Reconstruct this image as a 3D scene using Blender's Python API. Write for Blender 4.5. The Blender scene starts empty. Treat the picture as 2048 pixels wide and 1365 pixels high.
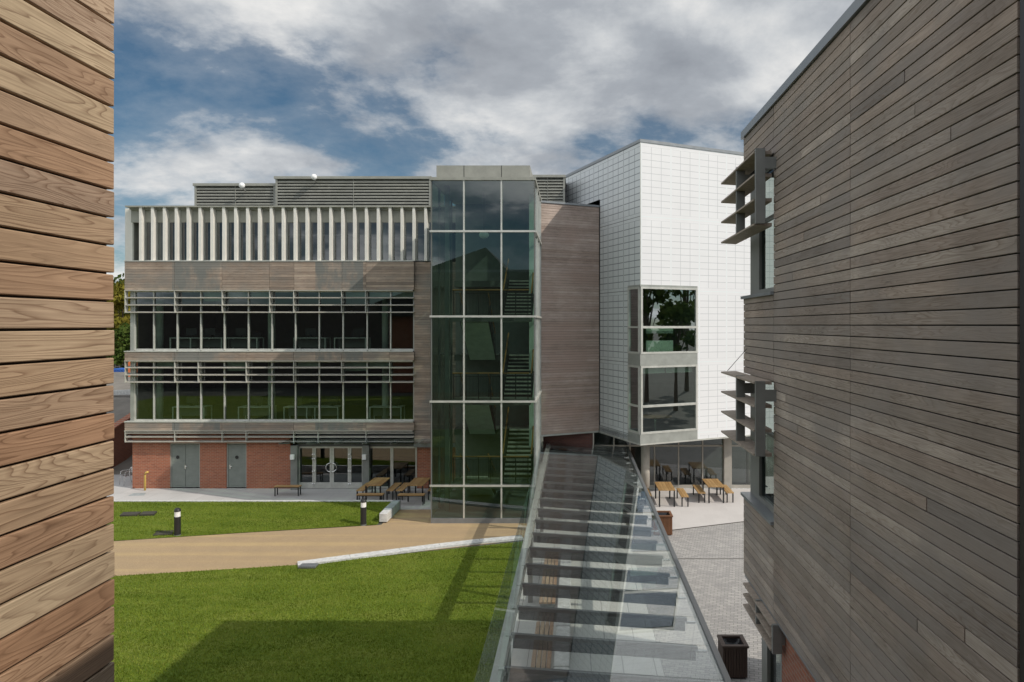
import bpy, math, random
from mathutils import Vector, Matrix
R = math.radians
random.seed(7)
scene = bpy.context.scene
COL = scene.collection

# ------------------------------------------------------------------ camera
EYE = 8.0
cam = bpy.data.cameras.new("camera")
cam.sensor_width = 36.0
cam.lens = 24.0
cam.shift_x = -0.0615
cam.shift_y = -0.0157
cam.clip_start = 0.05
cam.clip_end = 3000
camo = bpy.data.objects.new("camera", cam)
COL.objects.link(camo)
camo.location = (0, 0, EYE)
camo.rotation_euler = (R(90), 0, 0)
scene.camera = camo

# ------------------------------------------------------------------ light
SUN_DIR = Vector((1.083, -0.434, 1.0)).normalized()      # towards the sun
sun = bpy.data.lights.new("sun", 'SUN')
sun.energy = 3.15
sun.angle = R(0.5)
sun.color = (1.0, 0.93, 0.82)
suno = bpy.data.objects.new("sun", sun)
COL.objects.link(suno)
suno.rotation_euler = SUN_DIR.to_track_quat('Z', 'Y').to_euler()
suno.location = SUN_DIR * 60
scene.view_settings.view_transform = 'Standard'
scene.view_settings.look = 'None'
scene.view_settings.exposure = 0.04
scene.view_settings.gamma = 1.0


class NT:
    """small helper to write node trees"""
    def __init__(s, tree):
        s.t = tree
        s.n = tree.nodes
        s.l = tree.links

    def node(s, typ, ins=None, **kw):
        n = s.n.new(typ)
        for k, v in kw.items():
            setattr(n, k, v)
        if ins:
            for k, v in ins.items():
                sock = n.inputs[k]
                if hasattr(v, 'is_output') or isinstance(v, bpy.types.NodeSocket):
                    s.l.new(v, sock)
                else:
                    sock.default_value = v
        return n

    def math(s, op, a, b=None, c=None, clamp=False):
        n = s.n.new('ShaderNodeMath')
        n.operation = op
        n.use_clamp = clamp
        for i, v in enumerate((a, b, c)):
            if v is None:
                continue
            if isinstance(v, bpy.types.NodeSocket):
                s.l.new(v, n.inputs[i])
            else:
                n.inputs[i].default_value = v
        return n.outputs[0]

    def mix(s, fac, a, b, blend='MIX'):
        n = s.n.new('ShaderNodeMix')
        n.data_type = 'RGBA'
        n.blend_type = blend
        for idx, v in ((0, fac), (6, a), (7, b)):
            if isinstance(v, bpy.types.NodeSocket):
                s.l.new(v, n.inputs[idx])
            else:
                n.inputs[idx].default_value = v if idx == 0 else (*v[:3], 1.0)
        return n.outputs[2]

    def ramp(s, fac, stops, interp='LINEAR'):
        n = s.n.new('ShaderNodeValToRGB')
        n.color_ramp.interpolation = interp
        e = n.color_ramp.elements
        while len(e) < len(stops):
            e.new(0.5)
        for i, (p, c) in enumerate(stops):
            e[i].position = p
            if not hasattr(c, '__len__'):
                c = (c, c, c)
            e[i].color = (*c[:3], 1.0)
        s.l.new(fac, n.inputs[0])
        return n.outputs[0]

    def noise(s, vec, scale, detail=4, rough=0.55, dim='3D', w=None, dist=0.0):
        n = s.n.new('ShaderNodeTexNoise')
        n.noise_dimensions = dim
        if vec is not None:
            s.l.new(vec, n.inputs['Vector'])
        n.inputs['Scale'].default_value = scale
        n.inputs['Detail'].default_value = detail
        n.inputs['Roughness'].default_value = rough
        n.inputs['Distortion'].default_value = dist
        if w is not None:
            s.l.new(w, n.inputs['W'])
        return n.outputs[0]

    def mapping(s, vec, scale=(1, 1, 1), loc=(0, 0, 0), rot=(0, 0, 0)):
        n = s.n.new('ShaderNodeMapping')
        s.l.new(vec, n.inputs[0])
        n.inputs['Location'].default_value = loc
        n.inputs['Rotation'].default_value = rot
        n.inputs['Scale'].default_value = scale
        return n.outputs[0]


world = bpy.data.worlds.new("World")
scene.world = world
world.use_nodes = True
w = NT(world.node_tree)
w.n.clear()
sky = w.node('ShaderNodeTexSky')
sky.sky_type = 'NISHITA'
sky.sun_disc = False
sky.sun_elevation = R(40.6)
sky.sun_rotation = R(111.8)
sky.altitude = 50
sky.air_density = 1.0
sky.dust_density = 0.6
sky.ozone_density = 2.0
tc = w.node('ShaderNodeTexCoord')
sep = w.node('ShaderNodeSeparateXYZ', {0: tc.outputs['Generated']})
zz = w.math('MAXIMUM', sep.outputs[2], 0.0)
den = w.math('ADD', zz, 0.30)
cx = w.math('DIVIDE', sep.outputs[0], den)
cy = w.math('DIVIDE', sep.outputs[1], den)
cmb = w.node('ShaderNodeCombineXYZ', {0: cx, 1: cy, 2: w.math('MULTIPLY', zz, 0.6)})
cp = w.mapping(cmb.outputs[0], loc=(-18.1, 6.3, 3))
n1 = w.noise(cp, 1.9, 15, 0.60, dist=0.1)
n2 = w.noise(cp, 0.55, 2, 0.5)
n3 = w.noise(w.mapping(cp, loc=(3, 8, 2)), 2.0, 12, 0.58, dist=0.15)
cov = w.math('ADD', w.math('MULTIPLY', n1, 0.62), w.math('MULTIPLY', n2, 0.38))
cov = w.math('ADD', cov, w.math('MULTIPLY', w.math('SUBTRACT', zz, 0.06), 0.20))
mask = w.ramp(cov, [(0.440, 0.03), (0.50, 0.22), (0.54, 0.75), (0.575, 1.0)])
sh = w.math('SUBTRACT', n3, w.math('MULTIPLY', w.math('MAXIMUM', w.math('SUBTRACT', cov, 0.58), 0.0), 0.55))
ccol = w.ramp(sh, [(0.20, (2.2, 2.4, 2.75)), (0.38, (3.5, 3.75, 4.1)), (0.47, (5.2, 5.4, 5.6)), (0.60, (7.8, 7.7, 7.5))])
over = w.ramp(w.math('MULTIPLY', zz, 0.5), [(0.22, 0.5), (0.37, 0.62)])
# clouds out of view, left, behind and overhead, boosted to fill the shaded walls
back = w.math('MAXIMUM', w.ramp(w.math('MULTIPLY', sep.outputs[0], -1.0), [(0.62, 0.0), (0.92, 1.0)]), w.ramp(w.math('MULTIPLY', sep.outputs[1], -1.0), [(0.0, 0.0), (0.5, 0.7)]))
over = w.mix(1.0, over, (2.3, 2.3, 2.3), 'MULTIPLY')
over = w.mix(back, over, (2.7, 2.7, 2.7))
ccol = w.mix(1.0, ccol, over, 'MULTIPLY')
skyc = w.mix(1.0, sky.outputs[0], (0.40, 0.56, 0.60), 'MULTIPLY')
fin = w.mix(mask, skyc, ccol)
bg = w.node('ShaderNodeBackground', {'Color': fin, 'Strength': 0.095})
wo = w.node('ShaderNodeOutputWorld', {0: bg.outputs[0]})


# ------------------------------------------------------------------ mesh helpers
OFF = {}


class MB:
    def __init__(s):
        s.v = []
        s.f = []

    def add(s, vs, fs):
        b = len(s.v)
        s.v += [tuple(p) for p in vs]
        s.f += [tuple(b + i for i in f) for f in fs]
        return s

    def box(s, x0, y0, z0, x1, y1, z1):
        x0, x1 = min(x0, x1), max(x0, x1)
        y0, y1 = min(y0, y1), max(y0, y1)
        z0, z1 = min(z0, z1), max(z0, z1)
        vs = [(x0, y0, z0), (x1, y0, z0), (x1, y1, z0), (x0, y1, z0),
              (x0, y0, z1), (x1, y0, z1), (x1, y1, z1), (x0, y1, z1)]
        return s.add(vs, [(0, 3, 2, 1), (4, 5, 6, 7), (0, 1, 5, 4), (1, 2, 6, 5), (2, 3, 7, 6), (3, 0, 4, 7)])

    def cbox(s, x0, y0, z0, x1, y1, z1, c=0.01):
        """box with chamfered vertical and top edges"""
        pts = [(x0 + c, y0), (x1 - c, y0), (x1, y0 + c), (x1, y1 - c), (x1 - c, y1), (x0 + c, y1), (x0, y1 - c), (x0, y0 + c)]
        mx, my = (x0 + x1) / 2, (y0 + y1) / 2
        kx, ky = 1 - 2 * c / max(x1 - x0, 1e-6), 1 - 2 * c / max(y1 - y0, 1e-6)
        top = [(mx + (x - mx) * kx, my + (y - my) * ky) for x, y in pts]
        vs = [(x, y, z0) for x, y in pts] + [(x, y, z1 - c) for x, y in pts] + [(x, y, z1) for x, y in top]
        fs = [tuple(reversed(range(8)))] + [tuple(range(16, 24))]
        for r in (0, 8):
            for i in range(8):
                j = (i + 1) % 8
                fs.append((r + i, r + j, r + 8 + j, r + 8 + i))
        return s.add(vs, fs)

    def quad(s, a, b, c, d):
        return s.add([a, b, c, d], [(0, 1, 2, 3)])

    def prism(s, poly, z0, z1):
        n = len(poly)
        vs = [(x, y, z0) for x, y in poly] + [(x, y, z1) for x, y in poly]
        fs = [tuple(reversed(range(n))), tuple(range(n, 2 * n))]
        for i in range(n):
            j = (i + 1) % n
            fs.append((i, j, n + j, n + i))
        return s.add(vs, fs)

    def extrude(s, prof, a, b):
        """profile list of 3d points at a; moved by vector b"""
        n = len(prof)
        vs = [tuple(p) for p in prof] + [(p[0] + b[0], p[1] + b[1], p[2] + b[2]) for p in prof]
        fs = [tuple(reversed(range(n))), tuple(range(n, 2 * n))]
        for i in range(n):
            j = (i + 1) % n
            fs.append((i, j, n + j, n + i))
        return s.add(vs, fs)

    def board(s, plane, a0, a1, z0, z1, front, depth, c=0.004):
        sg = {'Y-': 1, 'X+': -1, 'X-': 1}[plane]
        back = front + sg * depth
        fc = front + sg * c
        pr = [(back, z0), (fc, z0), (front, z0 + c), (front, z1 - c), (fc, z1), (back, z1)]
        if plane == 'Y-':
            return s.extrude([(a0, d, z) for d, z in pr], None, (a1 - a0, 0, 0))
        return s.extrude([(d, a0, z) for d, z in pr], None, (0, a1 - a0, 0))

    def tube(s, pts, r, n=8, r2=None, caps=True):
        pts = [Vector(p) for p in pts]
        rings = []
        m = len(pts)
        for i, p in enumerate(pts):
            if i == 0:
                d = pts[1] - pts[0]
            elif i == m - 1:
                d = pts[-1] - pts[-2]
            else:
                d = (pts[i + 1] - pts[i]).normalized() + (pts[i] - pts[i - 1]).normalized()
            d.normalize()
            up = Vector((0, 0, 1)) if abs(d.z) < 0.9 else Vector((1, 0, 0))
            a = d.cross(up).normalized()
            b = d.cross(a).normalized()
            rr = r if r2 is None else r + (r2 - r) * i / (m - 1)
            rings.append([p + a * math.cos(2 * math.pi * k / n) * rr + b * math.sin(2 * math.pi * k / n) * rr for k in range(n)])
        vs = [v for g in rings for v in g]
        fs = []
        for i in range(m - 1):
            for k in range(n):
                j = (k + 1) % n
                fs.append((i * n + k, i * n + j, (i + 1) * n + j, (i + 1) * n + k))
        if caps:
            fs.append(tuple(reversed(range(n))))
            fs.append(tuple(range((m - 1) * n, m * n)))
        return s.add(vs, fs)

    def lathe(s, prof, cx=0, cy=0, n=20):
        vs, fs = [], []
        m = len(prof)
        for r, z in prof:
            for k in range(n):
                a = 2 * math.pi * k / n
                vs.append((cx + r * math.cos(a), cy + r * math.sin(a), z))
        for i in range(m - 1):
            for k in range(n):
                j = (k + 1) % n
                fs.append((i * n + k, i * n + j, (i + 1) * n + j, (i + 1) * n + k))
        fs.append(tuple(reversed(range(n))))
        fs.append(tuple(range((m - 1) * n, m * n)))
        return s.add(vs, fs)

    def build(s, name, mat, parent=None, smooth=False):
        me = bpy.data.meshes.new(name)
        o = (0, 0, 0)
        if parent is not None:
            o = OFF.get(parent.name, (0, 0, 0))
        me.from_pydata([(x - o[0], y - o[1], z - o[2]) for x, y, z in s.v], [], s.f)
        me.update()
        if smooth:
            me.polygons.foreach_set('use_smooth', [True] * len(me.polygons))
        ob = bpy.data.objects.new(name, me)
        COL.objects.link(ob)
        me.materials.append(mat)
        if parent is not None:
            ob.parent = parent
            OFF[ob.name] = o
        return ob


def empty(name, loc=(0, 0, 0), rz=0.0, local=False):
    o = bpy.data.objects.new(name, None)
    o.empty_display_size = 0.3
    COL.objects.link(o)
    o.location = loc
    o.rotation_euler = (0, 0, rz)
    OFF[o.name] = (0, 0, 0) if local else tuple(loc)
    return o


def tag(o, label, cat, group=None, kind=None):
    o['label'] = label
    o['category'] = cat
    if group:
        o['group'] = group
    if kind:
        o['kind'] = kind
    return o


def struct(o):
    o['kind'] = 'structure'
    return o


def copy_tree(o, parent=None):
    c = o.copy()
    COL.objects.link(c)
    if parent is not None:
        c.parent = parent
    for ch in list(o.children):
        copy_tree(ch, c)
    return c


FPX = 1365.33
def wx(px, Y):
    return (px - 1150.0) * Y / FPX
def wz(py, Y):
    return EYE - (py - 650.0) * Y / FPX
def gp(px, py, z=0.0):
    Y = FPX * (EYE - z) / (py - 650.0)
    return (wx(px, Y), Y)


# ------------------------------------------------------------------ materials
def new_mat(name):
    m = bpy.data.materials.new(name)
    m.use_nodes = True
    t = NT(m.node_tree)
    t.n.clear()
    return m, t


def finish(t, bsdf):
    t.node('ShaderNodeOutputMaterial', {0: bsdf})


def plain(name, col, rough=0.5, metal=0.0, var=0.12, vscale=3.0, bump=0.0, bscale=80.0, spec=0.5):
    m, t = new_mat(name)
    tc = t.node('ShaderNodeTexCoord')
    n = t.noise(tc.outputs['Object'], vscale, 5, 0.6)
    lo = tuple(c * (1 - var) for c in col)
    hi = tuple(min(1, c * (1 + var)) for c in col)
    c = t.ramp(n, [(0.3, lo), (0.7, hi)])
    rr = t.ramp(n, [(0.3, max(0, rough - 0.06)), (0.7, min(1, rough + 0.06))])
    ins = {'Base Color': c, 'Roughness': rr, 'Metallic': metal, 'Specular IOR Level': spec}
    if bump > 0:
        b = t.noise(tc.outputs['Object'], bscale, 3, 0.6)
        bn = t.node('ShaderNodeBump', {'Strength': bump, 'Distance': 0.01, 'Height': b})
        ins['Normal'] = bn.outputs[0]
    p = t.node('ShaderNodeBsdfPrincipled', ins)
    finish(t, p.outputs[0])
    return m


def glass(name, tint, base=0.10, refl=(0.9, 0.95, 1.0), rough=0.0, gain=1.0):
    m, t = new_mat(name)
    geo = t.node('ShaderNodeNewGeometry')
    dot = t.node('ShaderNodeVectorMath', {0: geo.outputs['Normal'], 1: geo.outputs['Incoming']}, operation='DOT_PRODUCT')
    ca = t.math('ABSOLUTE', dot.outputs['Value'])
    fac = t.math('ADD', t.math('MULTIPLY', t.math('POWER', t.math('SUBTRACT', 1.0, ca), 5.0), 0.9 * gain), base, clamp=True)
    tr = t.node('ShaderNodeBsdfTransparent', {'Color': (*tint, 1)})
    gl = t.node('ShaderNodeBsdfGlossy', {'Color': (*refl, 1), 'Roughness': rough})
    mx = t.node('ShaderNodeMixShader', {0: fac, 1: tr.outputs[0], 2: gl.outputs[0]})
    finish(t, mx.outputs[0])
    return m


def timber(name, axis, tones, line, ring=9.0, along=0.55, across=6.5, stain=None, stain_scale=0.35, rough=0.75, linemix=0.55, panel=None):
    """boards: every loose board gets its own tone and its own growth-ring figure"""
    m, t = new_mat(name)
    tc = t.node('ShaderNodeTexCoord')
    geo = t.node('ShaderNodeNewGeometry')
    rnd = geo.outputs['Random Per Island']
    wv = t.math('MULTIPLY', rnd, 73.0)
    sc = (along, across, across) if axis == 'x' else (across, along, across)
    v = t.mapping(tc.outputs['Object'], scale=sc)
    fig = t.noise(v, 1.0, 2.5, 0.45, '4D', wv, 0.35)
    rings = t.math('FRACT', t.math('MULTIPLY', fig, ring))
    ln = t.ramp(rings, [(0.0, 0.05), (0.45, 0.0), (0.80, 0.55), (0.92, 1.0), (1.0, 0.1)])
    sc2 = (1.2, 60, 60) if axis == 'x' else (60, 1.2, 60)
    fine = t.noise(t.mapping(tc.outputs['Object'], scale=sc2), 2.0, 4, 0.6, '4D', wv)
    base = t.ramp(rnd, [(i / (len(tones) - 1), c) for i, c in enumerate(tones)])
    patch = t.noise(tc.outputs['Object'], 0.9, 5, 0.6)
    vis = t.ramp(t.noise(v, 0.35, 2, 0.5, '4D', wv), [(0.36, 0.30), (0.52, 1.0)])
    c = t.mix(t.math('MULTIPLY', t.math('MULTIPLY', ln, linemix), vis), base, line)
    c = t.mix(1.0, c, t.ramp(fine, [(0.30, (1.12, 1.12, 1.12)), (0.70, (0.72, 0.70, 0.68))]), 'MULTIPLY')
    c = t.mix(1.0, c, t.ramp(patch, [(0.30, (0.80, 0.79, 0.78)), (0.70, (1.16, 1.15, 1.14))]), 'MULTIPLY')
    # knots and drip stains
    vor = t.node('ShaderNodeTexVoronoi', {'Vector': t.mapping(tc.outputs['Object'], scale=((0.9, 5, 5) if axis == 'x' else (5, 0.9, 5))), 'Scale': 1.0})
    kn = t.ramp(vor.outputs['Distance'], [(0.03, 1.0), (0.075, 0.0)])
    c = t.mix(t.math('MULTIPLY', kn, 0.6), c, tuple(x * 0.4 for x in line))
    if panel:
        sx = t.node('ShaderNodeSeparateXYZ', {0: tc.outputs['Object']})
        cell = t.math('FLOOR', t.math('DIVIDE', t.math('ADD', sx.outputs[0], 7.85), panel))
        odd = t.math('COMPARE', t.math('MODULO', t.math('ADD', cell, 9.0), 3.0), 1.0, 0.2)
        sn = t.noise(t.mapping(tc.outputs['Object'], scale=(1.6, 1, 0.8)), 1.0, 6, 0.65)
        pf = t.math('MULTIPLY', t.math('ADD', t.math('MULTIPLY', odd, 0.75), 0.2), t.ramp(sn, [(0.36, 0.15), (0.56, 1.0)]))
        c = t.mix(pf, c, (0.175, 0.18, 0.172))
    if stain:
        s1 = t.noise(t.mapping(tc.outputs['Object'], scale=(1, 1, 2.2)), stain_scale, 6, 0.65)
        c = t.mix(t.ramp(s1, [(0.48, 0.0), (0.62, 0.75)]), c, stain)
    bh = t.math('ADD', t.math('MULTIPLY', ln, 0.5), t.math('MULTIPLY', fine, 0.6))
    bn = t.node('ShaderNodeBump', {'Strength': 0.35, 'Distance': 0.003, 'Height': bh})
    p = t.node('ShaderNodeBsdfPrincipled', {'Base Color': c, 'Roughness': rough, 'Normal': bn.outputs[0], 'Specular IOR Level': 0.3})
    finish(t, p.outputs[0])
    return m


def brick_mat(name, c1, c2, mortar, axis='x'):
    m, t = new_mat(name)
    tc = t.node('ShaderNodeTexCoord')
    s = t.node('ShaderNodeSeparateXYZ', {0: tc.outputs['Object']})
    u = s.outputs[0] if axis == 'x' else s.outputs[1]
    v = t.node('ShaderNodeCombineXYZ', {0: u, 1: s.outputs[2], 2: 0.0})
    br = t.node('ShaderNodeTexBrick', {'Vector': v.outputs[0], 'Color1': (*c1, 1), 'Color2': (*c2, 1), 'Mortar': (*mortar, 1), 'Scale': 1.0,
                                       'Mortar Size': 0.010, 'Mortar Smooth': 0.1, 'Bias': 0.0, 'Brick Width': 0.225, 'Row Height': 0.075})
    n = t.noise(tc.outputs['Object'], 1.2, 6, 0.6)
    c = t.mix(t.ramp(n, [(0.35, 0.0), (0.75, 0.35)]), br.outputs[0], tuple(x * 0.6 for x in c1))
    bn = t.node('ShaderNodeBump', {'Strength': 0.5, 'Distance': 0.006, 'Height': br.outputs['Fac']})
    bn.invert = True
    p = t.node('ShaderNodeBsdfPrincipled', {'Base Color': c, 'Roughness': 0.85, 'Normal': bn.outputs[0]})
    finish(t, p.outputs[0])
    return m


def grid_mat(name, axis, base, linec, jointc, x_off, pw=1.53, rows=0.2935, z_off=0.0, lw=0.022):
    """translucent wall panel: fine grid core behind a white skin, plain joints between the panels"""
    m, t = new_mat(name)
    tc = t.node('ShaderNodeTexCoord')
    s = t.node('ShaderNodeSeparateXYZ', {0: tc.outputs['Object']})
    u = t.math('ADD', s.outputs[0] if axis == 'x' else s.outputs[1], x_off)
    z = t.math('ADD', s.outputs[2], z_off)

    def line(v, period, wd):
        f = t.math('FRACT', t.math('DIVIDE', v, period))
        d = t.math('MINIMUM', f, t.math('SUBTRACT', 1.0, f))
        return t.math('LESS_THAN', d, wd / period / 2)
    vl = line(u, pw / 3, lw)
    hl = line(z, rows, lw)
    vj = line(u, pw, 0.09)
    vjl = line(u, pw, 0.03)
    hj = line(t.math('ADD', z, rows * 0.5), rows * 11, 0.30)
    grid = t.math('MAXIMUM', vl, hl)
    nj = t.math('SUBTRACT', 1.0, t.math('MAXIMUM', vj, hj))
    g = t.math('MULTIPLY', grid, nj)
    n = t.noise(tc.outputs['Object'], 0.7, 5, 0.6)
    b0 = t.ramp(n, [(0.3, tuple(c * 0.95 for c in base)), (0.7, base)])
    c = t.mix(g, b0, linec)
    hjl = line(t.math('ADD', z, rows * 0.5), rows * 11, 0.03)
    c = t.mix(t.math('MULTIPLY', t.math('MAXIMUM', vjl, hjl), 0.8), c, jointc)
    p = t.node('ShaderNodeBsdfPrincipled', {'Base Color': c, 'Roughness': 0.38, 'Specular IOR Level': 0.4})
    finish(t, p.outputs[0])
    return m


def grass_mat(name):
    m, t = new_mat(name)
    tc = t.node('ShaderNodeTexCoord')
    a = t.noise(t.mapping(tc.outputs['Object'], scale=(0.5, 1.3, 1)), 0.8, 7, 0.65)
    b = t.noise(tc.outputs['Object'], 14, 5, 0.7)
    f = t.noise(t.mapping(tc.outputs['Object'], scale=(1, 0.45, 1)), 90, 3, 0.7)
    c = t.ramp(a, [(0.3, (0.115, 0.185, 0.016)), (0.50, (0.195, 0.265, 0.030)), (0.70, (0.300, 0.33, 0.065))])
    c = t.mix(t.ramp(b, [(0.35, 0.6), (0.62, 0.0)]), c, (0.075, 0.115, 0.013))
    c = t.mix(t.ramp(f, [(0.40, 0.55), (0.62, 0.0)]), c, (0.070, 0.110, 0.012))
    h = t.math('ADD', f, b)
    bn = t.node('ShaderNodeBump', {'Strength': 0.9, 'Distance': 0.03, 'Height': h})
    p = t.node('ShaderNodeBsdfPrincipled', {'Base Color': c, 'Roughness': 0.9, 'Normal': bn.outputs[0], 'Specular IOR Level': 0.2})
    finish(t, p.outputs[0])
    return m


def gravel_mat(name):
    m, t = new_mat(name)
    tc = t.node('ShaderNodeTexCoord')
    f = t.noise(tc.outputs['Object'], 60, 3, 0.75)
    g = t.noise(tc.outputs['Object'], 1.3, 5, 0.6)
    tr = t.noise(t.mapping(tc.outputs['Object'], scale=(0.05, 1.9, 1), rot=(0, 0, R(-11.5))), 1.0, 4, 0.55)
    c = t.ramp(f, [(0.3, (0.20, 0.135, 0.070)), (0.5, (0.36, 0.255, 0.145)), (0.7, (0.52, 0.40, 0.25))])
    c = t.mix(t.ramp(tr, [(0.50, 0.0), (0.64, 0.35)]), c, (0.54, 0.40, 0.18))
    c = t.mix(t.ramp(tr, [(0.34, 0.12), (0.46, 0.0)]), c, (0.27, 0.22, 0.16))
    c = t.mix(t.ramp(g, [(0.35, 0.25), (0.6, 0.0)]), c, (0.26, 0.19, 0.12))
    bn = t.node('ShaderNodeBump', {'Strength': 0.5, 'Distance': 0.01, 'Height': f})
    p = t.node('ShaderNodeBsdfPrincipled', {'Base Color': c, 'Roughness': 0.9, 'Normal': bn.outputs[0]})
    finish(t, p.outputs[0])
    return m


def paving_mat(name, c1, c2, mortar, bw, rh, msize, rot=0.0, var=0.3):
    m, t = new_mat(name)
    tc = t.node('ShaderNodeTexCoord')
    v = t.mapping(tc.outputs['Object'], rot=(0, 0, rot))
    br = t.node('ShaderNodeTexBrick', {'Vector': v, 'Color1': (*c1, 1), 'Color2': (*c2, 1), 'Mortar': (*mortar, 1), 'Scale': 1.0,
                                       'Mortar Size': msize, 'Mortar Smooth': 0.2, 'Brick Width': bw, 'Row Height': rh})
    n = t.noise(tc.outputs['Object'], 0.5, 6, 0.6)
    n2 = t.noise(tc.outputs['Object'], 45, 3, 0.7)
    c = t.mix(t.ramp(n, [(0.35, var), (0.65, 0.0)]), br.outputs[0], tuple(x * 0.6 for x in c1))
    c = t.mix(t.ramp(n2, [(0.3, 0.35), (0.6, 0.0)]), c, tuple(x * 0.6 for x in c2))
    p = t.node('ShaderNodeBsdfPrincipled', {'Base Color': c, 'Roughness': 0.85})
    finish(t, p.outputs[0])
    return m


def leaf_mat(name, cols, patch=False):
    m, t = new_mat(name)
    geo = t.node('ShaderNodeNewGeometry')
    c = t.ramp(geo.outputs['Random Per Island'], [(i / (len(cols) - 1), q) for i, q in enumerate(cols)])
    if patch:
        tc = t.node('ShaderNodeTexCoord')
        pn = t.noise(t.mapping(tc.outputs['Object'], scale=(0.45, 1.2, 1)), 0.9, 7, 0.68)
        c = t.mix(t.ramp(pn, [(0.34, 0.75), (0.56, 0.0)]), c, tuple(x * 0.75 for x in cols[0]))
        c = t.mix(t.ramp(pn, [(0.55, 0.0), (0.75, 0.5)]), c, (0.34, 0.33, 0.10))
    d = t.node('ShaderNodeBsdfDiffuse', {'Color': c})
    tl = t.node('ShaderNodeBsdfTranslucent', {'Color': c})
    mx = t.node('ShaderNodeMixShader', {0: 0.3, 1: d.outputs[0], 2: tl.outputs[0]})
    finish(t, mx.outputs[0])
    return m


M = {}
M['cedar'] = timber('fresh cedar boards', 'y', [(0.46, 0.345, 0.235), (0.37, 0.225, 0.14), (0.48, 0.39, 0.285), (0.41, 0.285, 0.185), (0.36, 0.26, 0.19), (0.46, 0.35, 0.25), (0.34, 0.205, 0.125), (0.50, 0.395, 0.27), (0.40, 0.295, 0.21)],
                    (0.12, 0.055, 0.026), ring=38, along=0.5, across=5.5, linemix=0.62)
M['grey_timber'] = timber('weathered cedar boards', 'y', [(0.27, 0.23, 0.20), (0.38, 0.33, 0.29), (0.30, 0.255, 0.22), (0.47, 0.41, 0.36), (0.235, 0.21, 0.195), (0.35, 0.29, 0.25), (0.40, 0.33, 0.28), (0.28, 0.25, 0.23)],
                          (0.19, 0.14, 0.105), ring=30, along=0.5, across=5.5, linemix=0.65, stain=(0.25, 0.22, 0.20), stain_scale=0.5)
M['facade_timber'] = timber('silvered cedar boards', 'x', [(0.25, 0.195, 0.16), (0.44, 0.345, 0.28), (0.29, 0.225, 0.185), (0.52, 0.415, 0.335), (0.34, 0.27, 0.225), (0.40, 0.32, 0.265)],
                            (0.182, 0.112, 0.077), panel=2.315, ring=8, along=0.6, across=6, linemix=0.4, stain=(0.217, 0.210, 0.196), stain_scale=0.30)
M['block_timber'] = timber('silvered cedar boards of the link', 'x', [(0.312, 0.247, 0.215), (0.429, 0.358, 0.319), (0.351, 0.280, 0.240), (0.481, 0.403, 0.364), (0.377, 0.305, 0.273)],
                           (0.195, 0.143, 0.117), ring=8, along=0.6, across=6, linemix=0.35, stain=(0.351, 0.260, 0.221), stain_scale=0.25)
M['gap'] = plain('dark batten cavity', (0.02, 0.018, 0.016), 0.9)
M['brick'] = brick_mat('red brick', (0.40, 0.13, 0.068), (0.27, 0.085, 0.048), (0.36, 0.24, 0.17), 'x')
M['brick_shade'] = brick_mat('shaded red brick', (0.13, 0.05, 0.04), (0.09, 0.035, 0.03), (0.10, 0.07, 0.06), 'x')  # red brick with the shade under the link put into its colour
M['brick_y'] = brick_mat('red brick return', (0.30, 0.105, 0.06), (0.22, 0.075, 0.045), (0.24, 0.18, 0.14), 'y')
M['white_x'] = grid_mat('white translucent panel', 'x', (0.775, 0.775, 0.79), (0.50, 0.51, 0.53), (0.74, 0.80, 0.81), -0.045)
M['white_y'] = grid_mat('white translucent panel shaded return', 'y', (0.66, 0.68, 0.69), (0.22, 0.24, 0.26), (0.07, 0.08, 0.09), 0.0, lw=0.036)  # same panel on the shaded face: shade painted into skin, grid and joints
M['frame'] = plain('grey aluminium frame', (0.36, 0.37, 0.345), 0.4, 0.3)
M['frame_light'] = plain('pale anodised frame', (0.55, 0.55, 0.51), 0.38, 0.3)
M['fin'] = plain('cream coated fin', (0.72, 0.70, 0.655), 0.45, var=0.05)
M['fascia'] = plain('olive grey fascia panel', (0.30, 0.30, 0.265), 0.5)
M['gutter'] = plain('dark grey coated gutter', (0.12, 0.125, 0.13), 0.35, 0.2)
M['louvre'] = plain('olive grey louvre', (0.285, 0.285, 0.25), 0.45, 0.2)
M['slat'] = plain('brise soleil slat', (0.40, 0.38, 0.335), 0.5)
M['steel_door'] = plain('grey green door paint', (0.20, 0.22, 0.195), 0.5)
M['zinc'] = plain('grey zinc flashing', (0.24, 0.255, 0.27), 0.4, 0.4)
M['bracket'] = plain('grey green coated steel', (0.20, 0.205, 0.195), 0.45, 0.1)
M['blade'] = plain('weathered timber louvre blade', (0.30, 0.25, 0.205), 0.75, var=0.25, vscale=14)
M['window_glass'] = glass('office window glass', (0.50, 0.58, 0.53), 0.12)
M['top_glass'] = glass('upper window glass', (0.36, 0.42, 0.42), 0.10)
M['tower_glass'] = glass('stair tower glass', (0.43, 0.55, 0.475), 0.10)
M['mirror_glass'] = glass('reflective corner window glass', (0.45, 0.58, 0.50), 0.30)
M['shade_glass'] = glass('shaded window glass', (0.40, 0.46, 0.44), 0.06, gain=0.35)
M['canopy_glass'] = glass('canopy roof glass', (0.93, 0.95, 0.94), 0.07, gain=1.15)
M['canopy_fin'] = glass('canopy glass beam', (0.24, 0.26, 0.27), 0.14)
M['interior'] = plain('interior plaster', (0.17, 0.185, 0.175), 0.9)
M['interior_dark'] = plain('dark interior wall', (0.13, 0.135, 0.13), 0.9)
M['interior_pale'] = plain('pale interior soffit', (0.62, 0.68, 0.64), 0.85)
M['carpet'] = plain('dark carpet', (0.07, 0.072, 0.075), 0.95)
M['blind'] = plain('roller blind fabric', (0.40, 0.46, 0.42), 0.9)
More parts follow.
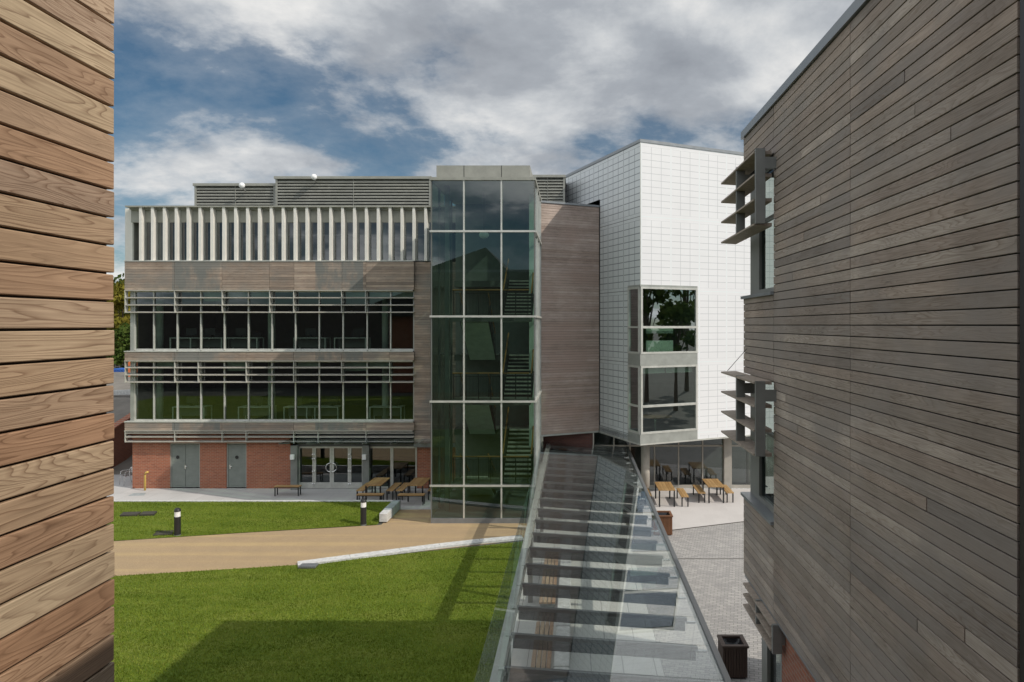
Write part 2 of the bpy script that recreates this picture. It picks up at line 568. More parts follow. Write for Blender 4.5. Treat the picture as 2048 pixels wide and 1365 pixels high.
M['desk'] = plain('white desk laminate', (0.62, 0.66, 0.62), 0.5)
M['black'] = plain('black powder coat', (0.018, 0.018, 0.02), 0.45)
M['screen'] = plain('dark monitor plastic', (0.03, 0.034, 0.04), 0.35)
M['tabletop'] = timber('honey oak table boards', 'y', [(0.33, 0.20, 0.085), (0.44, 0.28, 0.125), (0.37, 0.23, 0.10), (0.49, 0.32, 0.15)], (0.22, 0.12, 0.04), ring=8, along=1.2, across=12, linemix=0.4, rough=0.55)
M['stone'] = plain('pale granite', (0.56, 0.56, 0.55), 0.7, var=0.22, vscale=9)
M['stone_grey'] = plain('blue grey slate coping', (0.30, 0.34, 0.35), 0.55, var=0.25, vscale=4)
M['concrete'] = plain('concrete column', (0.40, 0.375, 0.335), 0.8)
M['grass'] = grass_mat('mown lawn')
M['gravel'] = gravel_mat('buff bound gravel')
M['pavement'] = paving_mat('grey concrete flags', (0.46, 0.45, 0.44), (0.52, 0.51, 0.50), (0.26, 0.25, 0.25), 1.2, 1.2, 0.006)
M['terrace'] = paving_mat('pinkish grey terrace', (0.52, 0.49, 0.475), (0.57, 0.54, 0.525), (0.53, 0.50, 0.485), 0.6, 0.6, 0.003, var=0.12)
M['setts'] = paving_mat('grey block setts', (0.30, 0.29, 0.285), (0.44, 0.42, 0.40), (0.15, 0.145, 0.14), 0.20, 0.105, 0.008, rot=R(14), var=0.25)
M['flags'] = paving_mat('pale canopy flags', (0.50, 0.50, 0.475), (0.56, 0.555, 0.53), (0.22, 0.22, 0.21), 0.75, 3.4, 0.012)
M['ground'] = plain('asphalt and scrub ground', (0.10, 0.105, 0.085), 0.95, var=0.4, vscale=0.2)
M['asphalt'] = plain('worn asphalt', (0.17, 0.155, 0.135), 0.95, var=0.2, vscale=1)
M['cover'] = plain('dark cast iron cover', (0.05, 0.045, 0.035), 0.8, var=0.4, vscale=12)
M['yellow'] = plain('yellow paint', (0.62, 0.42, 0.10), 0.5)
M['aluminium'] = plain('polished aluminium', (0.75, 0.75, 0.74), 0.25, 0.9)
M['white'] = plain('white plastic', (0.80, 0.80, 0.80), 0.4)
M['planter'] = timber('stained planter slats', 'y', [(0.16, 0.075, 0.04), (0.21, 0.10, 0.055), (0.18, 0.085, 0.045)], (0.08, 0.035, 0.02), linemix=0.4)
M['planter_dark'] = plain('dark stained planter slats', (0.065, 0.04, 0.03), 0.6)
M['liner'] = plain('black plastic liner', (0.012, 0.012, 0.014), 0.25)
M['blue'] = plain('blue painted steel', (0.03, 0.12, 0.45), 0.5)
M['orange'] = plain('orange plastic', (0.62, 0.16, 0.05), 0.6)
M['bark'] = plain('bark', (0.10, 0.075, 0.055), 0.95, var=0.3, vscale=8)
M['leaf_yellow'] = leaf_mat('yellow autumn leaves', [(0.10, 0.10, 0.02), (0.22, 0.19, 0.03), (0.16, 0.15, 0.025), (0.30, 0.24, 0.05)])
M['leaf_dark'] = leaf_mat('dark green leaves', [(0.025, 0.045, 0.012), (0.05, 0.08, 0.02), (0.04, 0.06, 0.018), (0.08, 0.10, 0.03)])
M['leaf_mid'] = leaf_mat('mid green leaves', [(0.04, 0.07, 0.015), (0.07, 0.11, 0.025), (0.09, 0.12, 0.03)])
M['blade_green'] = leaf_mat('grass blades', [(0.10, 0.155, 0.016), (0.20, 0.265, 0.030), (0.27, 0.32, 0.05), (0.15, 0.22, 0.022), (0.33, 0.34, 0.09)], patch=True)
M['roof_tile'] = plain('dark slate roof', (0.05, 0.048, 0.05), 0.7, var=0.25)
M['dark_clad'] = plain('dark grey cladding', (0.12, 0.10, 0.09), 0.75, var=0.25)
M['handrail'] = plain('varnished handrail', (0.34, 0.17, 0.065), 0.4)
M['tread'] = plain('grey stair tread', (0.42, 0.40, 0.37), 0.7)

# ------------------------------------------------------------------ the setting: ground
g = MB().quad((-900, -900, -0.02), (900, -900, -0.02), (900, 1500, -0.02), (-900, 1500, -0.02))
struct(g.build('ground', M['ground']))
# pavement in front of the offices and round to the side
g = MB().quad((-42, 29.5, 0.0), (2.2, 29.5, 0.0), (2.2, 40, 0.0), (-42, 40, 0.0))
struct(g.build('pavement', M['pavement']))
# gravel path
p0 = gp(231, 1083); p1 = gp(760, 1050)
g = MB().prism([(-46, 17.0), (-30, 18.8), (-14.6, 21.75), (-9.25, 22.75), (-1.9, 25.45), (-1.2, 27.6), (-5.8, 29.6), (-7.75, 29.55), (-7.75, 27.3), (-12.5, 26.3), (-17, 25.25), (-30, 22.4), (-46, 20.5)], -0.01, 0.004)
struct(g.build('gravel_path', M['gravel']))
# lower lawn
g = MB().prism([(-46, -10), (-1.62, -10), (-1.62, 25.3), (-9.25, 22.72), (-14.6, 21.72), (-30, 18.77), (-46, 16.97)], -0.01, 0.012)
struct(g.build('lawn', M['grass']))


# upper lawn: rises towards the kerb behind it
def upper_lawn_z(x, y, yf):
    t = max(0.0, min(1.0, (y - yf) / (29.62 - yf)))
    return 0.012 + 0.31 * (t * t * (3 - 2 * t))


def front_edge(x):
    pts = [(-46, 20.52), (-30, 22.42), (-17, 25.27), (-12.5, 26.32), (-7.9, 27.32)]
    for (xa, ya), (xb, yb) in zip(pts, pts[1:]):
        if x <= xb:
            return ya + (yb - ya) * (x - xa) / (xb - xa)
    return pts[-1][1]


g = MB()
NX, NY = 60, 12
idx = {}
for i in range(NX + 1):
    x = -46 + (46 - 7.92) * i / NX
    yf = front_edge(x)
    for j in range(NY + 1):
        y = yf + (29.62 - yf) * j / NY
        idx[i, j] = len(g.v)
        g.v.append((x, y, upper_lawn_z(x, y, yf)))
for i in range(NX):
    for j in range(NY):
        g.f.append((idx[i, j], idx[i + 1, j], idx[i + 1, j + 1], idx[i, j + 1]))
struct(g.build('lawn_bank', M['grass'], smooth=True))


def lawn_blades(name, pts_fn, n, seed):
    rd = random.Random(seed)
    m = MB()
    for k in range(n):
        x, y, z = pts_fn(rd)
        a = rd.uniform(0, 6.283)
        h = rd.uniform(0.025, 0.06)
        w_ = rd.uniform(0.006, 0.013)
        dx, dy = math.cos(a) * w_, math.sin(a) * w_
        lx, ly = rd.gauss(0, 0.02), rd.gauss(0, 0.02)
        b = len(m.v)
        m.v += [(x - dx, y - dy, z), (x + dx, y + dy, z), (x + lx, y + ly, z + h)]
        m.f.append((b, b + 1, b + 2))
    o = m.build(name, M['blade_green'])
    return o


def near_pt(rd):
    while True:
        y = 13.5 + 11.8 * (rd.random() ** 0.9)
        x = rd.uniform(-0.70 * y - 0.3, -1.66)
        lim = 25.25 + (x + 1.62) * 0.338 if x > -9.25 else 22.68 + (x + 9.25) * 0.187
        if y < lim + abs(rd.gauss(0, 0.035)):
            return x, y, 0.012


def far_pt(rd):
    x = rd.uniform(-21.5, -7.95)
    yf = front_edge(x)
    y = yf + (29.6 - yf) * rd.random()
    return x, y, upper_lawn_z(x, y, yf)


o = lawn_blades('grass', near_pt, 110000, 5)
o['kind'] = 'stuff'
tag(o, 'short mown grass blades of the large near lawn', 'grass')
o = lawn_blades('grass', far_pt, 40000, 6)
o['kind'] = 'stuff'
tag(o, 'short mown grass blades of the raised lawn beyond the path', 'grass')
# right: terrace, setts, floor under the canopy
struct(MB().prism([(2.2, 26.05), (3.7, 26.6), (6.9, 27.8), (16, 31.2), (16, 36), (2.2, 36)], -0.01, 0.006).build('terrace', M['terrace']))
struct(MB().prism([(2.05, -10), (16, -10), (16, 31.15), (6.9, 27.74), (3.7, 26.54), (2.05, 25.93)], -0.01, 0.004).build('block_paving', M['setts']))
struct(MB().prism([(-1.6, -10), (2.04, -10), (2.04, 33.3), (-1.6, 33.3)], -0.01, 0.010).build('canopy_floor', M['flags']))
g = MB().prism([(2.06, 26.02), (3.7, 26.60), (6.9, 27.80), (16, 31.2), (16, 31.12), (6.9, 27.72), (3.7, 26.52), (2.06, 25.94)], 0.0, 0.011)
tag(g.build('drain_channel', M['cover']), 'long dark drainage slot between pale terrace and block paving', 'drain')
g = MB().box(2.06, 23.32, 0.0, 12, 23.36, 0.009)
tag(g.build('drain_channel', M['cover']), 'thin straight drain line crossing the block setts beside the canopy', 'drain')
# raised ground behind on the left
g = MB().add([(-80, 38.5, 0.4), (-22.9, 38.5, 0.4), (-22.9, 46, 3.0), (-80, 46, 3.0), (-22.9, 60, 3.7), (-80, 60, 3.7), (-22.9, 160, 5), (-80, 160, 5), (-80, 36, -0.1), (-22.9, 36, -0.1)],
             [(8, 9, 1, 0), (0, 1, 2, 3), (3, 2, 4, 5), (5, 4, 6, 7)])
struct(g.build('raised_ground', M['asphalt']))

# ------------------------------------------------------------------ main office building
FY = 33.4          # glass and brick plane
BY = 33.1          # face of the timber bands
X0 = wx(249, BY)   # left end of the bands
X1 = wx(828, FY)
XR = -5.0          # runs on behind the stair tower
office = empty('office_building', (-14, FY, 0))
tag(office, 'long four storey office block with cedar bands, cream top floor fins and brick base', 'building')


def boards_y(mb, segs, z0, z1, front, pitch, depth=0.03, gap=0.008):
    n = max(1, round((z1 - z0) / pitch))
    p = (z1 - z0) / n
    for a, b in zip(segs, segs[1:]):
        for k in range(n):
            mb.board('Y-', a + 0.006, b - 0.006, z0 + k * p, z0 + (k + 1) * p - gap, front + random.uniform(0, 0.003), depth, 0.003)


def band(py_top, py_bot, joints, name='timber_band'):
    z1, z0 = wz(py_top, BY), wz(py_bot, BY)
    mb = MB()
    boards_y(mb, [wx(j, BY) for j in joints], z0, z1, BY, 0.122)
    o = mb.build(name, M['facade_timber'], office)
    bk = MB().box(X0 + 0.02, BY + 0.032, z0 + 0.01, X1 + 0.02, FY + 0.25, z1 - 0.012)
    bk.build('cavity', M['gap'], o)
    MB().box(X0 - 0.02, BY - 0.025, z1, X1 + 0.02, FY + 0.02, z1 + 0.045).build('sill', M['frame_light'], o)
    MB().box(X0 - 0.01, BY - 0.012, z0 - 0.05, X1 + 0.0, FY + 0.0, z0 - 0.002).build('trim', M['slat'], o)
    return o


band(523, 580, [249, 349, 444, 539, 588, 684, 732, 828])
band(704, 721, [249, 349, 396, 492, 587, 683, 779, 828])
band(845, 861, [249, 349, 444, 492, 587, 636, 732, 828])
mb = MB()
zc0, zc1 = wz(885, FY), wz(523, BY)
boards_y(mb, [X1 + 0.03, wx(862, FY), XR], zc0, zc1, FY - 0.12, 0.122)
pier = mb.build('timber_pier', M['facade_timber'], office)
MB().box(X1 + 0.04, FY - 0.085, zc0, XR, FY + 0.2, zc1).build('cavity', M['gap'], pier)
MB().box(X1 + 0.02, FY - 0.14, zc0 - 0.22, XR, FY + 0.1, zc0 - 0.01).build('trim', M['zinc'], office)

# glazed rows
MUL = [271, 309, 356, 403, 450, 498, 545, 592, 639.5, 687, 735, 782, 828]
MX = [wx(p, FY) for p in MUL]
for (pt, pb) in ((582, 702), (722, 843)):
    zt, zb = wz(pt, FY), wz(pb, FY)
    for i in range(len(MX) - 1):
        a, b = MX[i], MX[i + 1]
        f = MB()
        f.box(a - 0.028, FY - 0.07, zb + 0.03, a + 0.028, FY + 0.06, zt)
        f.box(a + 0.028, FY - 0.05, zb + 0.0, b - 0.028, FY + 0.05, zb + 0.11)
        f.box(a + 0.028, FY - 0.04, zt - 0.06, b - 0.028, FY + 0.05, zt)
        wn = f.build('window', M['frame_light'], office)
        MB().quad((a + 0.02, FY, zb + 0.1), (b - 0.02, FY, zb + 0.1), (b - 0.02, FY, zt - 0.05), (a + 0.02, FY, zt - 0.05)).build('pane', M['window_glass'], wn)
    a = wx(263, FY)
    MB().box(a, FY - 0.09, zb, MX[0] - 0.03, FY + 0.1, zt).build('corner_post', M['frame'], office)
    MB().box(MX[-1] - 0.03, FY - 0.05, zb, MX[-1] + 0.03, FY + 0.05, zt).build('mullion', M['frame'], office)

# brise soleil
LOUV = [([596, 610.5, 625], 582, [250, 349, 444, 539, 587, 683, 731, 828]),
        ([736, 750.5, 765], 724, [250, 349, 396, 492, 587, 683, 779, 828]),
        ([866.5, 874.5, 884], 863, [250, 349, 444, 492, 587, 636, 732, 828])]
for ys, ytop, br in LOUV:
    for i in range(len(br) - 1):
        a, b = wx(br[i], BY), wx(br[i + 1], BY)
        s = MB()
        for y in ys:
            z = wz(y, BY)
            s.extrude([(a, BY, z - 0.018), (a, BY, z + 0.018), (a, BY + 0.23, z + 0.055), (a, BY + 0.23, z + 0.03)], None, (b - a - 0.02, 0, 0))
        lv = s.build('sun_louvre', M['slat'], office)
        zt, zb = wz(ytop, BY), wz(ys[-1], BY) - 0.02
        MB().box(a - 0.012, BY - 0.012, zb, a + 0.012, FY - 0.09, zt).build('bracket', M['frame_light'], lv)
        MB().box(a - 0.012, BY + 0.02, zt - 0.02, a + 0.012, FY - 0.02, zt + 0.03).build('arm', M['frame_light'], lv)

# top floor: glass, header, vertical fins
zt, zb = wz(445, FY), wz(522, FY)
zh = wz(420, FY)
zr = wz(412, 33.1)
FINP = 0.577
FX0 = wx(277, 33.10)
fx = [FX0 + FINP * k for k in range(25)]
for k, x in enumerate(fx):
    MB().box(x, 33.14, zb - 0.02, x + 0.128, 33.42, zr - 0.03).build('vertical_fin', M['fin'], office)
    a, b = x + 0.128, x + FINP
    f = MB()
    f.box(a, FY + 0.03, zb, a + 0.05, FY + 0.09, zt)
    f.box(a + 0.05, FY + 0.03, zb, b, FY + 0.09, zb + 0.05)
    wn = f.build('window', M['frame'], office)
    MB().quad((a, FY + 0.06, zb), (b, FY + 0.06, zb), (b, FY + 0.06, zt), (a, FY + 0.06, zt)).build('pane', M['top_glass'], wn)
xe = wx(262, FY)
MB().box(xe, FY + 0.01, zt, XR, FY + 0.12, zh).build('fascia', M['fascia'], office)
MB().box(xe, FY - 0.12, zh, XR, FY + 0.16, zr - 0.06).build('gutter', M['louvre'], office)
MB().box(xe - 0.1, FY - 0.30, zr - 0.055, XR, FY + 0.3, zr + 0.02).build('coping', M['fascia'], office)
for k in range(6):
    y = 33.6 + 0.58 * k
    MB().box(xe - 0.42, y, zb - 0.02, xe - 0.02, y + 0.15, zr - 0.03).build('vertical_fin', M['fin'], office)
MB().box(xe - 0.02, FY + 0.15, zb - 0.1, xe + 0.05, 48, zr - 0.1).build('side_wall', M['fascia'], office)
MB().box(X0 + 0.24, FY + 0.3, 2.6, X0 + 0.30, 48, zb - 0.11).build('side_wall', M['dark_clad'], office)
# roof and plant screens
MB().box(xe, FY + 0.17, zr - 0.35, XR, 48, zr - 0.08).build('roof', M['zinc'], office)


def plant_screen(pxa, pxb, pyt, pyb, Y):
    a, b, zt, zb = wx(pxa, Y), wx(pxb, Y), wz(pyt, Y), wz(pyb, Y)
    s = MB()
    n = int((zt - 0.16 - zb) / 0.155)
    for k in range(n):
        z = zt - 0.16 - 0.155 * (k + 1)
        s.extrude([(a + 0.1, Y, z), (a + 0.1, Y, z + 0.055), (a + 0.1, Y + 0.12, z + 0.15), (a + 0.1, Y + 0.12, z + 0.135)], None, (b - a - 0.2, 0, 0))
    sc = s.build('plant_screen', M['louvre'], office)
    MB().box(a, Y + 0.13, zb, b, Y + 3.5, zt - 0.05).build('backing', M['interior_dark'], sc)
    MB().box(a - 0.06, Y - 0.06, zt - 0.13, b + 0.03, Y + 3.6, zt).build('coping', M['fascia'], sc)
    q = MB()
    for x in (a, (a + b) / 2, b - 0.1):
        q.box(x, Y - 0.01, zb, x + 0.1 if x != (a + b) / 2 else x + 0.02, Y + 0.1, zt - 0.13)
    q.build('post', M['louvre'], sc)


SY = 35.0
plant_screen(389, 551, 367, 418, SY)
plant_screen(551, 862, 353, 418, SY - 0.12)
plant_screen(1060, 1130, 350, 412, SY + 0.1)

# brick ground floor
zbk = wz(868, FY)
xa, xb = wx(265, FY), wx(581, FY)
d1a, d1b = wx(340, FY), wx(400, FY)
d2a, d2b = wx(453, FY), wx(493, FY)
zd = wz(889, FY)
m_ = MB()
m_.box(xa, FY, 0, d1a, FY + 0.3, zbk).box(d1b, FY, 0, d2a, FY + 0.3, zbk).box(d2b, FY, 0, xb, FY + 0.3, zbk)
m_.box(d1a, FY, zd + 0.06, d1b, FY + 0.3, zbk).box(d2a, FY, zd + 0.06, d2b, FY + 0.3, zbk)
m_.build('brick_wall', M['brick'], office)
MB().box(xa - 0.02, FY + 0.31, 0, xa + 0.28, 48, zbk).build('brick_wall', M['brick_y'], office)
MB().box(wx(834, FY), FY, 0, XR, FY + 0.3, zbk + 0.2).build('brick_pier', M['brick'], office)
MB().box(X0 + 0.1, FY - 0.02, zbk, X1, FY + 0.4, wz(861, BY) - 0.06).build('soffit', M['gap'], office)


def steel_door(a, b, leaves):
    f = MB()
    f.box(a, FY + 0.03, 0.05, a + 0.05, FY + 0.13, zd + 0.05).box(b - 0.05, FY + 0.03, 0.05, b, FY + 0.13, zd + 0.05).box(a + 0.05, FY + 0.03, zd, b - 0.05, FY + 0.13, zd + 0.05)
    dr = f.build('steel_door', M['frame'], office)
    w_ = (b - a - 0.1) / leaves
    for i in range(leaves):
        l = MB()
        x = a + 0.05 + i * w_
        n = 28
        for k in range(n):
            z = 0.06 + (zd - 0.08) * k / n
            h = (zd - 0.08) / n
            l.extrude([(x + 0.008, FY + 0.06, z), (x + 0.008, FY + 0.045, z + 0.004), (x + 0.008, FY + 0.062, z + h - 0.006), (x + 0.008, FY + 0.10, z + h - 0.006), (x + 0.008, FY + 0.10, z)], None, (w_ - 0.016, 0, 0))
        l.build('door_leaf', M['steel_door'], dr)
    hx = (a + b) / 2 - 0.03 if leaves == 2 else a + 0.13
    h = MB().box(hx, FY + 0.02, 0.95, hx + 0.06, FY + 0.05, 1.15).tube([(hx + 0.03, FY + 0.0, 1.08), (hx + 0.14, FY + 0.0, 1.08)], 0.012)
    h.build('handle', M['aluminium'], dr)
    sx = a + 0.36 if leaves == 2 else (a + b) / 2
    q = MB()
    q.add([(sx + 0.085 * math.cos(2 * math.pi * k / 16), FY + 0.030, 1.52 + 0.085 * math.sin(2 * math.pi * k / 16)) for k in range(16)], [tuple(range(16))])
    q.build('sign_plate', M['black'], dr)


steel_door(d1a, d1b, 2)
steel_door(d2a, d2b, 1)

# glazed entrance
ez = wz(893, FY)
GX = [wx(p, FY) for p in (597, 628, 664, 700, 727, 784, 834)]
for i in range(len(GX) - 1):
    a, b = GX[i], GX[i + 1]
    door = i in (1, 2)
    s = 0.07 if not door else 0.10
    f = MB()
    f.box(a + 0.005, FY - 0.03, 0.02, a + s, FY + 0.05, ez).box(b - s, FY - 0.03, 0.02, b - 0.005, FY + 0.05, ez)
    f.box(a + s, FY - 0.03, 0.02, b - s, FY + 0.05, 0.30 if door or i in (0, 3) else 0.10).box(a + s, FY - 0.03, ez - 0.08, b - s, FY + 0.05, ez)
    o = f.build('entrance_door' if door else 'shop_window', M['frame_light'], office)
    MB().quad((a + s, FY + 0.01, 0.1), (b - s, FY + 0.01, 0.1), (b - s, FY + 0.01, ez - 0.07), (a + s, FY + 0.01, ez - 0.07)).build('pane', M['window_glass'], o)
    if door:
        cxh = b - 0.05 if i == 1 else a + 0.05
        sg = -1 if i == 1 else 1
        pts = [(cxh + sg * 0.21 * math.sin(math.pi * k / 12), FY - 0.11, 1.05 + 0.21 * math.cos(math.pi * k / 12)) for k in range(13)]
        MB().tube([(pts[0][0], FY - 0.03, pts[0][2])] + pts + [(pts[-1][0], FY - 0.03, pts[-1][2])], 0.018).build('handle', M['aluminium'], o)
        hx = a + 0.0 if i == 1 else b - 0.0
        q = MB()
        for z in (0.24, 0.86, 1.46, 1.68):
            q.tube([(hx - 0.07, FY - 0.07, z), (hx + 0.07, FY - 0.07, z)], 0.022, 6)
            q.tube([(hx, FY - 0.08, z - 0.045), (hx, FY - 0.08, z + 0.045)], 0.02, 6)
        q.build('hinge', M['aluminium'], o)
MB().box(GX[0] - 0.05, FY - 0.02, ez, GX[-1], FY + 0.1, zbk).build('transom_panel', M['interior_dark'], office)
for px in (590, 733):
    x = wx(px, FY - 0.15)
    MB().box(x - 0.16, FY - 0.30, 0, x + 0.16, FY - 0.05, ez + 0.08).build('entrance_post', M['bracket'], office)
    zz_ = wz(914, FY - 0.33)
    xl = x - 0.05
    lm = MB().cbox(xl - 0.10, FY - 0.40, zz_ - 0.12, xl + 0.10, FY - 0.30, zz_ + 0.12, 0.015).build('wall_lamp', M['white'])
    tag(lm, 'square white lamp on the %s grey post of the glazed entrance' % ('left' if px < 600 else 'right'), 'lamp', 'square lamps beside the entrance')
# small glass canopy above the entrance
cz = 2.42
ca, cb = wx(556, 31.9), -6.05
ec = MB().box(ca, 33.2, cz - 0.10, cb, 33.30, cz + 0.02).build('entrance_canopy', M['frame'], office)
n = 6
for k in range(n):
    a = ca + (cb - ca) * k / n
    b = ca + (cb - ca) * (k + 1) / n
    MB().box(a + 0.015, 31.95, cz + 0.025, b - 0.015, 33.2, cz + 0.037).build('glass_panel', M['canopy_glass'], ec)
    MB().extrude([(a - 0.02, 33.2, cz + 0.02), (a - 0.02, 33.2, cz - 0.20), (a - 0.02, 32.0, cz - 0.02), (a - 0.02, 32.0, cz + 0.02)], None, (0.04, 0, 0)).build('arm', M['bracket'], ec)

# inside the offices
for z0_, z1_ in ((2.62, 3.18), (6.30, 6.62), (9.80, 11.02)):
    MB().box(X0 + 0.3, FY + 0.26, z0_, XR, 47.5, z1_).build('floor_slab', M['carpet'], office)
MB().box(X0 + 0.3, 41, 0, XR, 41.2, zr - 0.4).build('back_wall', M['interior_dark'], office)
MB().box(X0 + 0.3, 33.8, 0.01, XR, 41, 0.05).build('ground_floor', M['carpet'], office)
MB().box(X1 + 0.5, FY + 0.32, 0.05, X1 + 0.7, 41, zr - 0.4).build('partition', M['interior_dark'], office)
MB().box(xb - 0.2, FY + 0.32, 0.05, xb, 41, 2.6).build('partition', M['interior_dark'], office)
for k, px in enumerate((322, 545, 772)):
    for z0_, z1_ in ((3.18, 6.30), (6.62, 9.80), (11.02, 13.4)):
        x = wx(px, 34.6)
        MB().lathe([(0.17, z0_), (0.17, z1_)], x, 34.5, 16).build('column', M['interior_pale'], office, True)
for row, zt in ((0, wz(582, FY)), (1, wz(722, FY))):
    for i in range(12):
        h = random.choice((0.0, 0.32, 0.32, 0.45, 0.0, 0.75, 0.3))
        if h:
            MB().box(MX[i] + 0.05, FY + 0.14, zt - 0.05 - h, MX[i + 1] - 0.05, FY + 0.16, zt - 0.05).build('blind', M['blind'], office)
for k in (3, 4, 8, 15, 19, 23):
    MB().box(fx[k] + 0.2, FY + 0.3, 11.1, fx[k] + 0.5, FY + 0.5, 11.1 + random.uniform(0.3, 1.0)).build('shelf', M['interior'], office)


def make_desk():
    r = empty('desk', (0, 0, 0))
    MB().cbox(-0.8, -0.4, 0.71, 0.8, 0.4, 0.745, 0.004).build('desk_top', M['desk'], r)
    for sx in (-0.77, 0.77):
        for sy in (-0.36, 0.36):
            MB().box(sx - 0.025, sy - 0.025, 0, sx + 0.025, sy + 0.025, 0.71).build('leg', M['desk'], r)
    MB().box(-0.72, 0.0, 0.25, 0.72, 0.02, 0.66).build('modesty_panel', M['interior'], r)
    return r


def make_monitor():
    r = empty('monitor', (0, 0, 0))
    MB().cbox(-0.27, -0.03, 0.12, 0.27, 0.02, 0.47, 0.006).build('screen', M['screen'], r)
    MB().box(-0.03, 0.0, 0.015, 0.03, 0.03, 0.2).box(-0.12, -0.08, 0, 0.12, 0.1, 0.015).build('stand', M['black'], r)
    return r


def make_office_chair():
    r = empty('office_chair', (0, 0, 0))
    MB().cbox(-0.24, -0.24, 0.42, 0.24, 0.24, 0.50, 0.03).build('seat', M['screen'], r)
    MB().cbox(-0.22, 0.20, 0.55, 0.22, 0.27, 1.0, 0.02).build('backrest', M['screen'], r)
    q = MB().tube([(0, 0, 0.06), (0, 0, 0.42)], 0.03).tube([(0, 0.22, 0.45), (0, 0.25, 0.6)], 0.02)
    for k in range(5):
        a = 2 * math.pi * k / 5
        q.tube([(0, 0, 0.08), (0.29 * math.cos(a), 0.29 * math.sin(a), 0.04)], 0.02)
    q.build('base', M['black'], r)
    return r


dk, mn, oc = make_desk(), make_monitor(), make_office_chair()
first = True
ORD = ['leftmost', 'second from the left', 'third from the left', 'fourth from the left', 'rightmost']
for fl, (z, nm, pxs) in enumerate(((6.62, 'upper', (380, 420, 490, 625, 705)), (3.18, 'lower', (385, 515, 605, 650, 775)))):
    for k, px in enumerate(pxs):
        Yd = 34.35
        x = wx(px, Yd)
        for i, o in enumerate((dk, mn, oc)):
            c = o if first else copy_tree(o)
            c.location = ((x, Yd, z), (x + random.uniform(-0.4, 0.4), Yd + 0.1, z + 0.745), (x + random.uniform(-0.3, 0.3), Yd + 0.75, z))[i]
            nmx = ('white four legged desk', 'dark flat monitor on a desk', 'black swivel chair at a desk')[i]
            cat = ('desk', 'monitor', 'chair')[i]
            tag(c, '%s behind the %s window row, %s there' % (nmx, nm, ORD[k]), cat, ('desks', 'monitors', 'swivel chairs')[i] + ' behind the office windows')
        first = False

lampm, lt = new_mat('warm lamp glow')
le = lt.node('ShaderNodeEmission', {'Color': (1.0, 0.62, 0.30, 1), 'Strength': 1.1})
finish(lt, le.outputs[0])
for k, px in enumerate((580, 703, 770)):
    Yd = 36.5
    x, z = wx(px, Yd), wz(627, Yd)
    r = empty('pendant_lamp', (x, Yd, z))
    MB().lathe([(0.05, z + 0.16), (0.20, z + 0.02), (0.21, z)], x, Yd, 16).build('shade', M['white'], r)
    MB().lathe([(0.17, z + 0.003), (0.17, z + 0.010)], x, Yd, 16).build('bulb', lampm, r)
    MB().tube([(x, Yd, z + 0.15), (x, Yd, 9.8)], 0.008, 5).build('cord', M['black'], r)
    tag(r, 'warm glowing pendant lamp behind the upper office windows, %s of the three' % ('leftmost', 'middle one', 'rightmost')[k], 'lamp', 'pendant lamps in the offices')

# globe lamps on the plant screen
for px, py, lab in ((484, 371, 'round white globe lamp on the low plant screen of the offices'), (628, 354, 'round white globe lamp on the tall plant screen of the offices')):
    Y = SY - 0.45
    x, z = wx(px, Y), wz(py, Y)
    r = empty('globe_lamp', (x, Y, z))
    prof = [(0.145 * math.sin(math.pi * k / 10) + 0.001, z - 0.145 * math.cos(math.pi * k / 10)) for k in range(11)]
    MB().lathe(prof, x, Y, 18).build('globe', M['white'], r, True)
    MB().tube([(x, Y, z - 0.12), (x, Y + 0.40, z - 0.22)], 0.03).build('arm', M['bracket'], r)
    tag(r, lab, 'lamp')

# ------------------------------------------------------------------ stair tower
TY = 27.57
TXL, TXR = wx(863, TY), wx(1069, TY)
TYB = 32.2
tower = empty('stair_tower', ((TXL + TXR) / 2, TY, 0))
tag(tower, 'glazed stair tower with pale mullion grid standing in front of the offices', 'building')
TX = [TXL, wx(928, TY), wx(1003, TY), TXR]
TZ = [wz(1036, TY), wz(971, TY), wz(803, TY), wz(633, TY), wz(463, TY), wz(361, TY)]
ztop = TZ[-1]
MB().box(TXL - 0.02, TY - 0.05, 0, TXR + 0.02, TYB, TZ[0]).build('plinth', M['zinc'], tower)
for i, x in enumerate(TX):
    wdt = 0.030 if i in (1, 2) else 0.02
    MB().box(x - wdt, TY - 0.05, TZ[0], x + wdt, TY + 0.10, ztop).build('mullion', M['frame_light'] if i in (1, 2) else M['interior_dark'], tower)
for z in TZ[1:-1]:
    MB().box(TXL - 0.06, TY - 0.085, z - 0.04, TXR + 0.03, TY - 0.052, z + 0.04).build('transom', M['frame_light'], tower)
    MB().box(TXR + 0.0, TY - 0.05, z - 0.04, TXR + 0.085, TYB - 0.2, z + 0.04).build('transom', M['frame_light'], tower)
for i in range(3):
    for j in range(5):
        MB().quad((TX[i] + 0.02, TY, TZ[j]), (TX[i + 1] - 0.02, TY, TZ[j]), (TX[i + 1] - 0.02, TY, TZ[j + 1]), (TX[i] + 0.02, TY, TZ[j + 1])).build('pane', M['tower_glass'], tower)
for x in (TXR, TXL):
    for j in range(5):
        for k in range(3):
            y0 = TY + 0.12 + (TYB - TY - 0.3) * k / 3
            y1 = TY + 0.12 + (TYB - TY - 0.3) * (k + 1) / 3
            MB().quad((x, y0, TZ[j]), (x, y1 - 0.05, TZ[j]), (x, y1 - 0.05, TZ[j + 1]), (x, y0, TZ[j + 1])).build('side_pane', M['tower_glass'], tower)
    for k in range(1, 4):
        y1 = TY + 0.12 + (TYB - TY - 0.3) * k / 3
        MB().box(x - 0.03, y1 - 0.05, TZ[0], x + 0.05, y1, ztop).build('mullion', M['frame_light'] if x == TXR else M['interior_dark'], tower)
